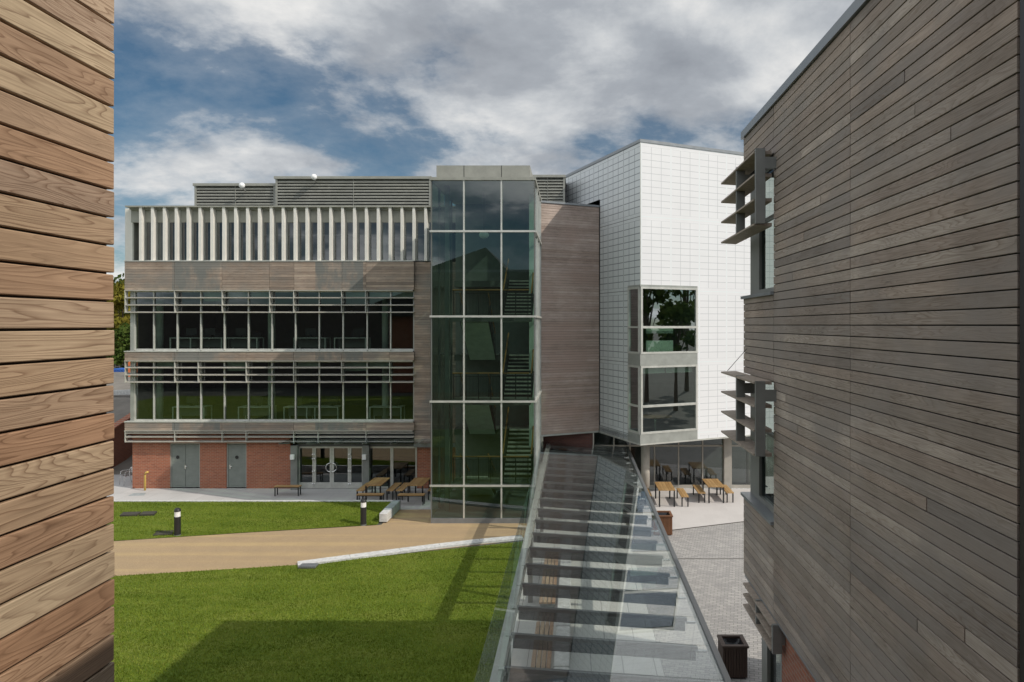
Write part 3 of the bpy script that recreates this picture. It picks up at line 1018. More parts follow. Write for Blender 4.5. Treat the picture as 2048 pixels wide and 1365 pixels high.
MB().box(TXL - 0.06, TY - 0.08, ztop, TXR + 0.05, FY - 0.3, wz(355, TY)).build('cornice', M['fascia'], tower)
pa, pb = wx(873, TY + 0.5), wx(1060, TY + 0.5)
MB().box(pa, TY + 0.5, wz(355, TY), pb, TY + 4.2, wz(331, TY + 0.5)).build('parapet', M['fascia'], tower)
q = MB()
for px in (928, 1003):
    x = wx(px, TY + 0.49)
    q.box(x - 0.01, TY + 0.494, wz(355, TY), x + 0.01, TY + 0.499, wz(331, TY + 0.5))
q.build('panel_joint', M['gap'], tower)
# tower interior
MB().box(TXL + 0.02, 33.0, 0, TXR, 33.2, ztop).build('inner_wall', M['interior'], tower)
flZ = [3.18, 6.62, 10.05]
ldZ = [1.50, 4.93, 8.36]
xm = TXL + 2.62
xl0, xl1 = TXL + 0.95, xm - 0.55
xr0, xr1 = xm + 0.15, TXR - 0.25
ylf = TY + 1.55
ylb = TY + 4.1
for z in ldZ:
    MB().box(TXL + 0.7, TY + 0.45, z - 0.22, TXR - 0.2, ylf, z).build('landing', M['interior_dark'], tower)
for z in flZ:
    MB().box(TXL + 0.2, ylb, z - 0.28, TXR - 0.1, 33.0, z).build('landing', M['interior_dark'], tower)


def flight(xa, xb, ya, za, yb, zb, name='stair_flight'):
    n = 11
    t = MB()
    rs = MB()
    for k in range(n):
        y0 = ya + (yb - ya) * k / n
        y1 = ya + (yb - ya) * (k + 1) / n
        z = za + (zb - za) * (k + 1) / n
        t.box(xa, min(y0, y1), z - 0.06, xb, max(y0, y1) + 0.02, z)
        rs.box(xa, y0 - 0.01, z - (zb - za) / n, xb, y0 + 0.01, z - 0.05)
    o = t.build(name, M['tread'], tower)
    rs.build('riser', M['black'], o)
    s = MB().extrude([(xa - 0.03, ya, za - 0.24), (xa - 0.03, yb, zb - 0.28), (xa - 0.03, yb, zb - 0.14), (xa - 0.03, ya, za - 0.10)], None, (xb - xa + 0.06, 0, 0))
    s.build('soffit', M['interior_pale'], o)
    for x in (xa - 0.06, xb + 0.02):
        MB().extrude([(x, ya, za - 0.2), (x, yb, zb - 0.24), (x, yb, zb + 0.06), (x, ya, za + 0.06)], None, (0.035, 0, 0)).build('stringer', M['black'], o)
        r = MB().tube([(x, ya, za + 1.0), (x, yb, zb + 1.0)], 0.03)
        r.build('handrail', M['handrail'], o)
        b = MB()
        for k in range(0, n + 1, 2):
            y = ya + (yb - ya) * k / n
            z = za + (zb - za) * k / n
            b.tube([(x, y, z), (x, y, z + 1.0)], 0.014, 6)
        for h in (0.3, 0.6):
            b.tube([(x, ya, za + h), (x, yb, zb + h)], 0.008, 6)
        b.build('baluster', M['black'], o)


for k in range(3):
    flight(xr0, xr1, ylf, ldZ[k], ylb, flZ[k])
    zb_ = 0.25 if k == 0 else flZ[k - 1]
    flight(xl0, xl1, ylb, zb_, ylf, ldZ[k])
for z in ldZ:
    y = TY + 0.55
    b = MB()
    for k in range(7):
        x = TXL + 0.8 + (TXR - TXL - 1.1) * k / 6
        b.tube([(x, y, z), (x, y, z + 1.05)], 0.022, 6)
    for h in (0.12, 0.95):
        b.tube([(TXL + 0.8, y, z + h), (TXR - 0.3, y, z + h)], 0.012, 6)
    for k in range(52):
        x = TXL + 0.8 + (TXR - TXL - 1.1) * k / 52
        b.tube([(x, y, z + 0.12), (x, y, z + 0.95)], 0.006, 4)
    o = b.build('balustrade', M['black'], tower)
    MB().tube([(TXL + 0.75, y, z + 1.08), (TXR - 0.25, y, z + 1.08)], 0.032).build('handrail', M['handrail'], o)
MB().box(TXL + 0.35, TY + 1.0, TZ[0], TXL + 0.52, TY + 1.17, ztop).build('column', M['interior'], tower)
MB().box(TXR - 0.42, TY + 3.0, TZ[0], TXR - 0.18, TY + 3.25, ztop).build('column', M['interior_pale'], tower)
r = empty('dome_lamp', (wx(968, 30), 30, wz(470, 30)))
x_, y_, z_ = r.location
prof = [(0.22 * math.sin(math.pi * k / 10) + 0.001, z_ - 0.16 * math.cos(math.pi * k / 10)) for k in range(11)]
MB().lathe(prof, x_, y_, 18).build('shade', M['white'], r, True)
MB().tube([(x_, y_, z_ + 0.15), (x_, y_, ztop)], 0.012, 6).build('cord', M['black'], r)
tag(r, 'round white lamp hanging high inside the glazed stair tower', 'lamp')

# ------------------------------------------------------------------ white panel block (turned about 25 degrees)
ANG = math.atan2(0.421, 0.907)
WC = (2.87, 29.9, 0)
ZB, ZT = 2.79, wz(284, 29.9)
block = empty('white_block', WC, ANG, local=True)
tag(block, 'white translucent panel block raised on columns with a tall corner window', 'building')
WL, WD = 8.4, 8.1
wx1 = 2.98          # right edge of the corner window
wy1 = 1.07          # extent of the window on the return
zW0, zW1 = ZB + 0.02, 9.72
f = MB()
f.quad((wx1 + 0.02, 0, ZB), (WL, 0, ZB), (WL, 0, ZT), (wx1 + 0.02, 0, ZT))
f.quad((0, 0, zW1 + 0.05), (wx1 + 0.02, 0, zW1 + 0.05), (wx1 + 0.02, 0, ZT), (0, 0, ZT))
f.build('panel_wall', M['white_x'], block)
f = MB()
f.quad((0, 3.9, ZB), (0, wy1, ZB), (0, wy1, ZT), (0, 3.9, ZT))
f.quad((0, wy1, zW1 + 0.05), (0, 0, zW1 + 0.05), (0, 0, ZT), (0, wy1, ZT))
f.quad((0, WD, 14.15), (0, 3.9, 14.15), (0, 3.9, ZT), (0, WD, ZT))
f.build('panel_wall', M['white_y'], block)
MB().box(0.001, 0.002, ZT - 0.3, WL, WD, ZT - 0.02).build('roof', M['zinc'], block)
c = MB().box(-0.03, -0.03, ZT, WL + 0.03, 0.25, ZT + 0.13).box(-0.03, 0.25, ZT, 0.22, WD + 0.03, ZT + 0.13)
c.build('coping', M['zinc'], block)
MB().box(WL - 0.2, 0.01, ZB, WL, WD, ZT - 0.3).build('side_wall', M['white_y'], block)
MB().box(0.02, WD - 0.2, ZB + 0.3, WL - 0.21, WD, ZT - 0.31).build('back_wall', M['interior'], block)
MB().box(-0.012, -0.012, zW1 + 0.02, 0.012, 0.012, ZT).build('corner_trim', M['frame_light'], block)
MB().box(0.0, 0.01, ZB - 0.06, WL, WD, ZB + 0.25).build('soffit', M['frame'], block)
MB().box(-0.02, -0.03, ZB - 0.07, WL, 0.0, ZB - 0.001).build('drip_trim', M['frame_light'], block)
MB().box(-0.03, 0.0, ZB - 0.07, -0.0, 3.9, ZB - 0.001).build('drip_trim', M['frame_light'], block)
# corner window: two storeys, spandrels between
for (za, zm, zb, nm) in ((6.72, 7.90, 9.68, 'upper'), (3.20, 4.42, 6.20, 'lower')):
    f = MB()
    f.box(0.0, -0.05, za - 0.0, 0.09, 0.06, zb).box(wx1 - 0.09, -0.05, za, wx1, 0.06, zb)
    f.box(0.09, -0.05, za, wx1 - 0.09, 0.06, za + 0.09).box(0.09, -0.05, zb - 0.09, wx1 - 0.09, 0.06, zb).box(0.09, -0.06, zm - 0.05, wx1 - 0.09, 0.06, zm + 0.05)
    f.box(-0.05, 0.061, za, 0.06, 0.14, zb).box(-0.05, wy1 - 0.09, za, 0.06, wy1, zb)
    f.box(-0.05, 0.14, za, 0.06, wy1 - 0.09, za + 0.09).box(-0.05, 0.14, zb - 0.09, 0.06, wy1 - 0.09, zb).box(-0.05, 0.14, zm - 0.04, 0.06, wy1 - 0.09, zm + 0.04)
    o = f.build('corner_window', M['frame_light'], block)
    for a, b in ((za + 0.09, zm - 0.05), (zm + 0.05, zb - 0.09)):
        MB().quad((0.09, 0, a), (wx1 - 0.09, 0, a), (wx1 - 0.09, 0, b), (0.09, 0, b)).build('pane', M['mirror_glass'], o)
        MB().quad((0, wy1 - 0.09, a), (0, 0.14, a), (0, 0.14, b), (0, wy1 - 0.09, b)).build('pane', M['mirror_glass'], o)
for za, zb in ((ZB, 3.195), (6.205, 6.715), (9.685, zW1 + 0.05)):
    MB().box(-0.035, -0.035, za, wx1, 0.10, zb).box(-0.035, 0.10, za, 0.10, wy1, zb).build('spandrel', M['frame'], block)
for z in (3.05, 6.45):
    MB().box(0.12, 0.12, z - 0.25, WL - 0.3, WD - 0.3, z).build('floor_slab', M['carpet'], block)
MB().box(0.12, 4.6, 3.1, WL - 0.3, 4.75, 10.4).build('inner_wall', M['interior'], block)
MB().box(0.12, 0.12, 10.1, WL - 0.3, 4.6, 10.3).build('ceiling', M['interior'], block)
MB().box(wx1 + 0.2, 0.12, 3.1, wx1 + 0.3, 4.6, 10.1).build('inner_wall', M['interior'], block)
MB().box(0.12, 0.16, 5.85, 1.35, 0.18, 6.12).box(1.4, 0.16, 5.85, wx1 - 0.15, 0.18, 6.12).build('blind', M['interior_pale'], block)
MB().box(0.45, 0.25, 6.5, 1.85, 0.30, 7.30).box(0.45, 0.25, 7.62, 1.85, 0.30, 7.85).build('back_panel', M['interior_pale'], block)
# column under the block
MB().lathe([(0.20, 0.0), (0.20, ZB - 0.06)], 1.05, 1.35, 24).build('column', M['concrete'], block, True)
MB().lathe([(0.20, 0.0), (0.20, ZB - 0.06)], 7.1, 1.35, 24).build('column', M['concrete'], block, True)

# round table seen through the lower corner window
r = empty('round_table', (WC[0] + 1.5 * math.cos(ANG) - 1.2 * math.sin(ANG), WC[1] + 1.5 * math.sin(ANG) + 1.2 * math.cos(ANG), 3.05))
x_, y_, z_ = r.location
MB().lathe([(0.75, z_ + 0.71), (0.76, z_ + 0.73), (0.75, z_ + 0.745)], x_, y_, 28).build('table_top', M['handrail'], r)
MB().lathe([(0.05, z_ + 0.03), (0.05, z_ + 0.71)], x_, y_, 12).lathe([(0.3, z_), (0.28, z_ + 0.03)], x_, y_, 20).build('pedestal', M['aluminium'], r)
tag(r, 'round brown meeting table inside the lower corner window', 'table')

# timber link beside the block
link = empty('timber_link', WC, ANG, local=True)
tag(link, 'blank cedar clad wall volume between the stair tower and the white block', 'building')
mb = MB()
LZ0, LZ1 = 2.82, wz(404, 32.0)
boards_y(mb, [-3.35, -0.03], LZ0, LZ1, 3.93, 0.122)
mb.build('cladding', M['block_timber'], link)
MB().box(-3.34, 3.965, LZ0 - 0.03, -0.03, 8.0, LZ1).build('core', M['gap'], link)
MB().box(-3.4, 3.88, LZ1, -0.03, 8.1, LZ1 + 0.09).build('coping', M['zinc'], link)
MB().box(-3.36, 3.90, LZ0 - 0.08, -0.03, 3.96, LZ0 - 0.005).build('drip_trim', M['frame'], link)

# ground floor glazing under the block
base = empty('ground_floor_front', (5, FY, 0))
tag(base, 'dark glazed cafe front and brick wall under the white block', 'building')
GY = 33.3
MB().box(-1.55, GY + 0.02, 0, 0.9, GY + 0.3, 2.74).build('brick_wall', M['brick_shade'], base)
gx = [0.9, 1.9] + [wx(p, GY) for p in (1260, 1309, 1357, 1405, 1447, 1462, 1510)]
for a, b in zip(gx, gx[1:]):
    f = MB()
    f.box(a - 0.03, GY - 0.05, 0.05, a + 0.03, GY + 0.06, 2.74)
    f.box(a + 0.03, GY - 0.04, wz(893, GY), b - 0.03, GY + 0.05, wz(890, GY)).box(a + 0.03, GY - 0.04, 0.05, b - 0.03, GY + 0.05, 0.2)
    o = f.build('shop_window', M['concrete'], base)
    MB().quad((a, GY, 0.1), (b, GY, 0.1), (b, GY, 2.74), (a, GY, 2.74)).build('pane', M['window_glass'], o)
x = wx(1453, GY)
MB().box(x - 0.17, GY - 0.30, 0, x + 0.17, GY - 0.06, 2.72).build('post', M['concrete'], base)
MB().box(0.9, GY - 0.06, 0.006, 9.5, GY + 0.05, 0.05).build('threshold', M['stone'], base)
MB().box(0.9, 38.0, 0.0, 9.5, 38.2, 2.74).build('back_wall', M['interior_dark'], base)
MB().box(0.9, GY + 0.31, 0.01, 9.5, 38.0, 0.04).build('inner_floor', M['carpet'], base)
MB().box(-1.55, GY + 0.31, 2.60, 9.5, 38.0, 2.70).build('ceiling', M['interior_dark'], base)

# ------------------------------------------------------------------ timber building on the right
RX = 3.28
RYN, RYF = 5.06, 13.29
RYJ = RX * FPX / (1547 - 1150)
RYM = RX * FPX / (1700 - 1150)
RZ0, RZ1 = 3.18, 11.62
right = empty('timber_building', (RX + 4, 4, 0))
tag(right, 'weathered cedar clad building on the right with projecting timber louvres', 'building')
mb = MB()
npl = 63
pt = (RZ1 - RZ0) / npl
wins = [(4.70, 7.07), (8.51, 10.85)]
for k in range(npl):
    z0_, z1_ = RZ0 + k * pt, RZ0 + (k + 1) * pt - 0.012
    for a, b, corner in ((RYN, RYM, False), (RYM, RYJ, False), (RYJ, RYF, True)):
        zs = [(z0_, z1_)]
        if corner:
            for wa, wb in wins:
                nz = []
                for p, q_ in zs:
                    if q_ <= wa or p >= wb:
                        nz.append((p, q_))
                    else:
                        if p < wa - 0.02:
                            nz.append((p, wa))
                        if q_ > wb + 0.02:
                            nz.append((wb, q_))
                zs = nz
        for p, q_ in zs:
            cuts = [a, b]
            if not corner and random.random() < 0.09:
                cuts = [a, random.uniform(a + 0.5, b - 0.5), b]
            for u, v in zip(cuts, cuts[1:]):
                mb.board('X-', u + 0.007, v - 0.007 + (random.uniform(-0.004, 0.006) if corner else 0), p, q_, RX + random.uniform(0, 0.004), 0.022, 0.003)
mb.build('cladding', M['grey_timber'], right)
c = MB().box(RX + 0.024, RYN + 0.01, RZ0, 12, RYJ - 0.02, RZ1)
for za, zb in ((RZ0, 4.69), (7.08, 8.50), (10.86, RZ1)):
    c.box(RX + 0.024, RYJ - 0.02, za, 12, RYF - 0.03, zb)
c.box(5.2, RYJ - 0.02, RZ0, 12, RYF - 0.04, RZ1)
c.build('core', M['gap'], right)
mb = MB()
nb = 60
for k in range(nb):
    z0_ = RZ0 + (RZ1 - RZ0) * k / nb
    mb.box(RX + 0.03, RYF - 0.02, z0_, 12, RYF, z0_ + (RZ1 - RZ0) / nb - 0.01) if not any(wa - 0.1 < z0_ < wb for wa, wb in wins) else mb.box(5.2, RYF - 0.02, z0_, 12, RYF, z0_ + (RZ1 - RZ0) / nb - 0.01)
mb.build('cladding', M['dark_clad'], right)
MB().box(RX - 0.04, RYN, RZ1, 12.1, RYF + 0.05, RZ1 + 0.14).build('coping', M['zinc'], right)
MB().box(RX + 0.02, -9, RZ0 - 0.5, 12, RYN - 0.32, RZ1 - 0.02).build('rear_wing', M['dark_clad'], right)
MB().box(RX + 0.005, RYN - 0.31, 0, RX + 0.3, RYN - 0.02, RZ1 + 0.1).build('corner_post', M['black'], right)
# recessed corner windows
for wa, wb in wins:
    f = MB()
    xw = RX + 0.13
    f.box(xw, RYF - 0.65, wa + 0.05, xw + 0.12, RYF - 0.02, wb)
    f.box(xw, RYJ, wa + 0.05, xw + 0.1, RYJ + 0.05, wb).box(xw, RYJ + 0.05, wa + 0.05, xw + 0.1, RYF - 0.65, wa + 0.14)
    f.box(xw, RYJ + 0.05, wb - 0.06, xw + 0.1, RYF - 0.65, wb)
    f.box(xw, RYJ + 0.05, wa + 1.35, xw + 0.1, RYF - 0.65, wa + 1.40)
    o = f.build('window', M['bracket'], right)
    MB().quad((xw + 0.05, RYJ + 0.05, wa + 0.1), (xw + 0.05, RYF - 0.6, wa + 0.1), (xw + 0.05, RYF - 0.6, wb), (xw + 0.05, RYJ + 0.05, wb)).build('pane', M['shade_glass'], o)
    MB().box(RX - 0.05, RYJ - 0.0, wa - 0.01, RX + 0.25, RYF + 0.03, wa + 0.045).build('sill', M['zinc'], o)
    MB().box(4.4, RYJ, wa, 4.5, RYF - 0.05, wb).build('inner_wall', M['interior_dark'], o)
# louvre blades: three sets
XO = 2.93


def blade_set(zs, y0, y1, plates, ztop, zbot, XO=2.93, dep=0.30):
    for y in plates:
        o = MB().box(XO + 0.015, y - 0.03, zbot, XO + 0.17, y + 0.03, ztop).build('louvre_frame', M['bracket'], right)
        MB().box(XO + 0.17, y - 0.025, ztop - 0.33, RX + 0.13, y + 0.025, ztop - 0.14).build('arm', M['bracket'], o)
    for z in zs:
        # flat blade, thick at the back and thin at the lip
        MB().extrude([(XO, y0, z - 0.012), (XO, y0, z + 0.018), (XO + dep, y0, z + 0.03), (XO + dep, y0, z - 0.03)], None, (0, y1 - y0, 0)).build('blade', M['blade'], o)


YB0, YB1 = 11.20, 13.70
blade_set([wz(p, 11.3) for p in (308, 353, 402, 451)], YB0, YB1, (YB0 - 0.05, 12.47), wz(302, 11.3), wz(450, 11.3))
blade_set([wz(p, 11.3) for p in (765, 812, 860, 908)], YB0, YB1, (YB0 - 0.05, 12.47), wz(761, 11.3), wz(909, 11.3))
blade_set([3.09, 2.89, 2.69], 11.14, 12.96, (11.1, 12.1), 3.13, 2.66, 3.19, 0.19)
MB().tube([(RX - 0.005, 13.0, 7.55), (XO + 0.05, 13.35, 7.1)], 0.006, 5).build('stay_wire', M['black'], right)
# brick ground floor
MB().box(RX + 0.14, -9, 0, 12, 11.28, RZ0 - 0.07).build('brick_wall', M['brick_y'], right)
f = MB().box(RX + 0.14, 11.29, 0, RX + 0.24, 11.36, RZ0 - 0.07).box(RX + 0.14, 12.15, 0, RX + 0.30, 12.5, RZ0 - 0.07)
f.box(RX + 0.16, 11.36, 0.05, RX + 0.24, 12.15, 0.2)
o = f.build('window', M['bracket'], right)
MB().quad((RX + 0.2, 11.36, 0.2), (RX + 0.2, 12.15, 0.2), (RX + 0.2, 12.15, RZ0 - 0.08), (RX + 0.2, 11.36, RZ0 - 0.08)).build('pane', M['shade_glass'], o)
MB().box(4.4, 11.29, 0, 12, 12.5, RZ0 - 0.07).build('inner_wall', M['interior_dark'], right)
MB().box(RX + 0.02, RYN, RZ0 - 0.06, 12, RYF - 0.02, RZ0 - 0.012).build('soffit', M['zinc'], right)

# ------------------------------------------------------------------ timber building on the left
LX, LYE = -2.22, 3.29
left = empty('timber_wing', (LX - 4, -2, 0))
tag(left, 'sunlit building corner clad in warm cedar boards in the left foreground', 'building')
mb = MB()
pl = 0.1333
z = 2.9 + 0.02
k = 0
while z < 12:
    mb.board('X+', -0.5, LYE + random.uniform(-0.003, 0.003), z, z + pl - 0.0105, LX + random.uniform(-0.003, 0.001), 0.022, 0.004)
    z += pl
mb.build('cladding', M['cedar'], left)
MB().box(-14, -9, 2.9, LX - 0.024, LYE - 0.02, 12).build('core', M['gap'], left)
mb = MB()
z = 2.92
while z < 11.9:
    mb.box(-14, LYE - 0.018, z, LX - 0.024, LYE - 0.004, z + pl - 0.0125)
    z += pl
mb.build('cladding', M['dark_clad'], left)
MB().box(-14, -9, 0, LX - 0.3, LYE - 0.3, 2.89).build('brick_wall', M['brick_y'], left)
MB().box(-14.1, -9, 12, LX + 0.04, LYE + 0.04, 12.2).build('coping', M['zinc'], left)
# glazed link behind the viewpoint
lk = empty('bridge_link', (0.5, -4, 0))
tag(lk, 'glazed upper bridge joining the two cedar clad wings', 'building')
MB().box(LX - 0.02, -8, 2.9, RX + 0.015, -3, 4.2).box(LX - 0.02, -8, 9.6, RX + 0.015, -3, 10.6).build('deck', M['dark_clad'], lk)
q = MB()
for k in range(6):
    x = LX + 0.02 + (RX - LX - 0.1) * k / 5
    q.box(x, -3.1, 4.2, x + 0.06, -3.0, 9.6)
q.build('mullion', M['frame'], lk)
MB().quad((LX, -3.05, 4.2), (RX, -3.05, 4.2), (RX, -3.05, 9.6), (LX, -3.05, 9.6)).build('pane', M['top_glass'], lk)
MB().box(LX, -7.9, 4.2, RX, -7.8, 9.6).build('back_wall', M['interior_dark'], lk)

# gabled hall and trees farther behind (seen mirrored in the glass)
hall = empty('gabled_hall', (-9, -22, 0))
tag(hall, 'dark gabled brick hall standing behind the cedar wings', 'building')
MB().box(-22, -30, 0, -3, -14, 9).build('wall', M['brick'], hall)
MB().extrude([(-23, -13.5, 9), (-3, -13.5, 9), (-2.2, -13.5, 8.6), (-9.0, -13.5, 15.8), (-23.6, -13.5, 10.6)], None, (0, -17, 0)).build('roof', M['roof_tile'], hall)
MB().box(-60, -34, 0, -23, -20, 10.5).build('side_wing', M['dark_clad'], hall)
MB().box(14, -40, 0, 60, -16, 9).build('side_wing', M['dark_clad'], hall)


def tree(name, x, y, h, cr, mat, label, leaves=2600, ls=0.28, seed=1, z0=0.0, trunk_h=None, group=None):
    rd = random.Random(seed)
    r = empty(name, (x, y, z0))
    th = trunk_h or h * 0.35
    t = MB()
    t.tube([(x, y, z0 - 0.1), (x + 0.05, y, z0 + th * 0.6), (x + 0.1, y + 0.05, z0 + h * 0.72)], 0.03 * h * 0.55, 9, 0.05)
    centers = []
    for k in range(14):
        a = rd.uniform(0, 6.28)
        zz_ = z0 + th * 0.8 + (h - th) * rd.uniform(0.05, 0.85)
        rel = (zz_ - z0 - th * 0.8) / (h - th * 0.8)
        rad = cr * (0.35 + 0.65 * math.sin(math.pi * min(1, max(0, 0.15 + 0.8 * rel)))) * rd.uniform(0.35, 0.85)
        c_ = (x + rad * math.cos(a), y + rad * math.sin(a), zz_)
        centers.append((c_, cr * rd.uniform(0.28, 0.5)))
        t.tube([(x + 0.05, y, z0 + th * 0.7 + 0.3 * (zz_ - z0 - th * 0.7)), ((x + c_[0]) / 2, (y + c_[1]) / 2, zz_ - 0.15 * rad), c_], 0.012 * h * 0.6, 6, 0.02)
    centers.append(((x, y, z0 + h * 0.92), cr * 0.35))
    t.build('trunk', M['bark'], r)
    L = MB()
    for k in range(leaves):
        (cx_, cy_, cz_), rr = rd.choice(centers)
        d = Vector((rd.gauss(0, 1), rd.gauss(0, 1), rd.gauss(0, 0.8)))
        d.normalize()
        p = Vector((cx_, cy_, cz_)) + d * rr * (rd.random() ** 0.4)
        u = Vector((rd.gauss(0, 1), rd.gauss(0, 1), rd.gauss(0, 1))).normalized()
        v = u.cross(Vector((rd.gauss(0, 1), rd.gauss(0, 1), rd.gauss(0, 1)))).normalized()
        s_ = ls * rd.uniform(0.6, 1.3)
        a, b = u * s_, v * s_ * 0.6
        L.add([p - a, p + b, p + a, p - b], [(0, 1, 2, 3)])
    L.build('crown', mat, r)
    tag(r, label, 'tree', group)
    return r


tree('broadleaf_tree', -46.5, 70, 8.0, 3.4, M['leaf_yellow'], 'yellow leaved autumn tree beyond the left end of the offices', 3500, 0.25, 3, 4.0, 1.2)
tree('broadleaf_tree', -53, 80, 9.0, 4.5, M['leaf_dark'], 'tall dark green tree behind the yellow autumn tree', 3500, 0.3, 4, 4.2, 1.2)
tree('broadleaf_tree', -43.5, 66, 4.0, 2.2, M['leaf_mid'], 'low green bushy tree under the yellow autumn tree', 2200, 0.2, 5, 3.8, 0.6)
for k, (x, y, h) in enumerate(((33, 13, 14), (37, 7, 16), (42, 2, 17), (46, 10, 15), (50, 4, 18), (10, -30, 18))):
    tree('broadleaf_tree', x, y, h, h * 0.15, M['leaf_mid'], 'tall dark tree among the trees mirrored in the corner window', 1000, 0.34, 20 + k, 0, group='tall trees behind the cedar wings')

# ------------------------------------------------------------------ glass canopy over the walkway
CZ = 2.38                      # left edge of the glass
CXL, CXB, CXR = -1.59, -1.38, 2.53
TILT = 0.0685
def cz_at(x):
    return CZ - TILT * (x - CXL)
CY0, CYS, CN = 6.44, 1.2225, 22
canopy = empty('glass_canopy', (0.5, 18, 0))
tag(canopy, 'long glass roofed walkway canopy with dark cross beams in the foreground', 'canopy')
for k in range(CN):
    y0 = CY0 + CYS * k
    y1 = y0 + CYS
    if y0 > 32.6:
        break
    y1 = min(y1, 33.0)
    a = MB()
    zA, zB = cz_at(CXL), cz_at(CXR - 0.05)
    a.add([(CXL, y0 + 0.012, zA), (CXR - 0.05, y0 + 0.012, zB), (CXR - 0.05, y1 - 0.012, zB), (CXL, y1 - 0.012, zA),
           (CXL, y0 + 0.012, zA - 0.012), (CXR - 0.05, y0 + 0.012, zB - 0.012), (CXR - 0.05, y1 - 0.012, zB - 0.012), (CXL, y1 - 0.012, zA - 0.012)],
          [(0, 1, 2, 3), (7, 6, 5, 4), (0, 4, 5, 1), (1, 5, 6, 2), (2, 6, 7, 3), (3, 7, 4, 0)])
    a.build('roof_pane', M['canopy_glass'], canopy)
    # cross beam: slim top flange, deep translucent web, small seat at the left end
    x0, x1 = -1.17, CXR - 0.28
    za, zb = cz_at(x0) - 0.02, cz_at(x1) - 0.02
    f = MB()
    f.extrude([(x0, y0 - 0.04, za), (x0, y0 + 0.04, za), (x0, y0 + 0.04, za - 0.07), (x0, y0 - 0.04, za - 0.07)], None, (x1 - x0, 0, zb - za))
    o = f.build('cross_beam', M['gutter'], canopy)
    f = MB()
    f.extrude([(x0 + 0.03, y0 - 0.012, za - 0.071), (x0 + 0.03, y0 + 0.012, za - 0.071), (x0 + 0.03, y0 + 0.012, za - 0.27), (x0 + 0.03, y0 - 0.012, za - 0.27)], None, (x1 - x0 - 0.06, 0, zb - za))
    f.build('web', M['canopy_fin'], o)
    MB().box(x0 - 0.10, y0 - 0.05, za - 0.13, x0 + 0.02, y0 + 0.05, za - 0.02).build('seat_bracket', M['frame_light'], o)
    MB().tube([(x1 - 0.02, y0, zb - 0.1), (CXR - 0.1, y0, cz_at(CXR) - 0.1)], 0.03, 8).build('end_pin', M['aluminium'], o)
MB().box(-1.37, CY0, CZ - 0.30, -1.20, 33.0, CZ - 0.09).build('edge_beam', M['frame_light'], canopy)
zr_ = cz_at(CXR)
MB().cbox(CXR - 0.06, CY0, zr_ - 0.17, CXR + 0.06, 33.0, zr_ + 0.03, 0.012).build('edge_gutter', M['gutter'], canopy)
for y in (13.0, 19.7, 26.4, 32.3):
    MB().box(-1.35, y - 0.06, 0, -1.22, y + 0.06, CZ - 0.30).build('post', M['bracket'], canopy)
# benches under the canopy, along its left side
bcount = 0
for y0, y1, lab in ((8.5, 12.6, 'slatted timber seat under the canopy nearest the viewer'), (13.2, 17.4, 'slatted timber seat under the middle of the glass canopy'), (18.6, 22.8, 'slatted timber seat under the far half of the canopy')):
    r = empty('slatted_seat', (-0.75, (y0 + y1) / 2, 0))
    s = MB()
    for k in range(4):
        x = -0.98 + 0.115 * k
        s.cbox(x, y0, 0.40, x + 0.095, y1, 0.45, 0.006)
    s.build('seat', M['cedar'], r)
    b = MB()
    for y in (y0 + 0.2, (y0 + y1) / 2, y1 - 0.2):
        b.box(-0.95, y - 0.08, 0, -0.56, y + 0.08, 0.40)
    b.build('base', M['stone_grey'], r)
    tag(r, lab, 'bench', 'slatted seats under the canopy')
r = MB()
for k in range(8):
    y = 7.0 + 2.05 * k
    r.cbox(-0.48, y, 0, -0.12, y + 2.0, 0.42, 0.02)
tag(r.build('granite_wall', M['stone']), 'low pale granite wall running beside the seats under the canopy', 'low wall')

# ------------------------------------------------------------------ kerbs and low walls
ks = [gp(595, 1131), gp(700, 1117), gp(800, 1104), gp(880, 1094), gp(960, 1085), gp(1045, 1077)]
kerb = MB()
for (xa_, ya_), (xb_, yb_) in zip(ks, ks[1:]):
    dx, dy = xb_ - xa_, yb_ - ya_
    L_ = math.hypot(dx, dy)
    nx, ny = -dy / L_, dx / L_
    e = 0.006 / L_
    pa_, pb_ = (xa_ + dx * e, ya_ + dy * e), (xb_ - dx * e, yb_ - dy * e)
    kerb.prism([(pa_[0] - nx * 0.20, pa_[1] - ny * 0.20), (pb_[0] - nx * 0.20, pb_[1] - ny * 0.20), (pb_[0] + nx * 0.20, pb_[1] + ny * 0.20), (pa_[0] + nx * 0.20, pa_[1] + ny * 0.20)], 0, 0.075)
tag(kerb.build('stone_kerb', M['stone']), 'white stone kerb between the gravel path and the near lawn', 'kerb')
kerb = MB()
for k in range(13):
    a = -46 + (46 - 7.9) * k / 13
    b = -46 + (46 - 7.9) * (k + 1) / 13
    kerb.box(a + 0.004, 29.63, 0, b - 0.004, 29.80, 0.36)
tag(kerb.build('stone_kerb', M['stone']), 'long white stone kerb retaining the raised lawn along the pavement', 'kerb')
r = empty('granite_wall', (-7.7, 28.6, 0))
b = MB().cbox(-7.9, 27.55, 0.05, -7.58, 29.62, 0.39, 0.01)
b.build('body', M['stone'], r)
b = MB()
for k in range(3):
    b.box(-7.575, 28.15 + 0.49 * k, 0.05, -7.56, 28.60 + 0.49 * k, 0.38)
b.build('side_panel', M['stone_grey'], r)
MB().box(-7.89, 28.1, 0.391, -7.57, 29.62, 0.405).build('coping', M['stone_grey'], r)
MB().box(-7.84, 27.62, 0, -7.64, 29.6, 0.05).build('plinth', M['gap'], r)
tag(r, 'short granite end wall beside the path with slate coping', 'low wall')

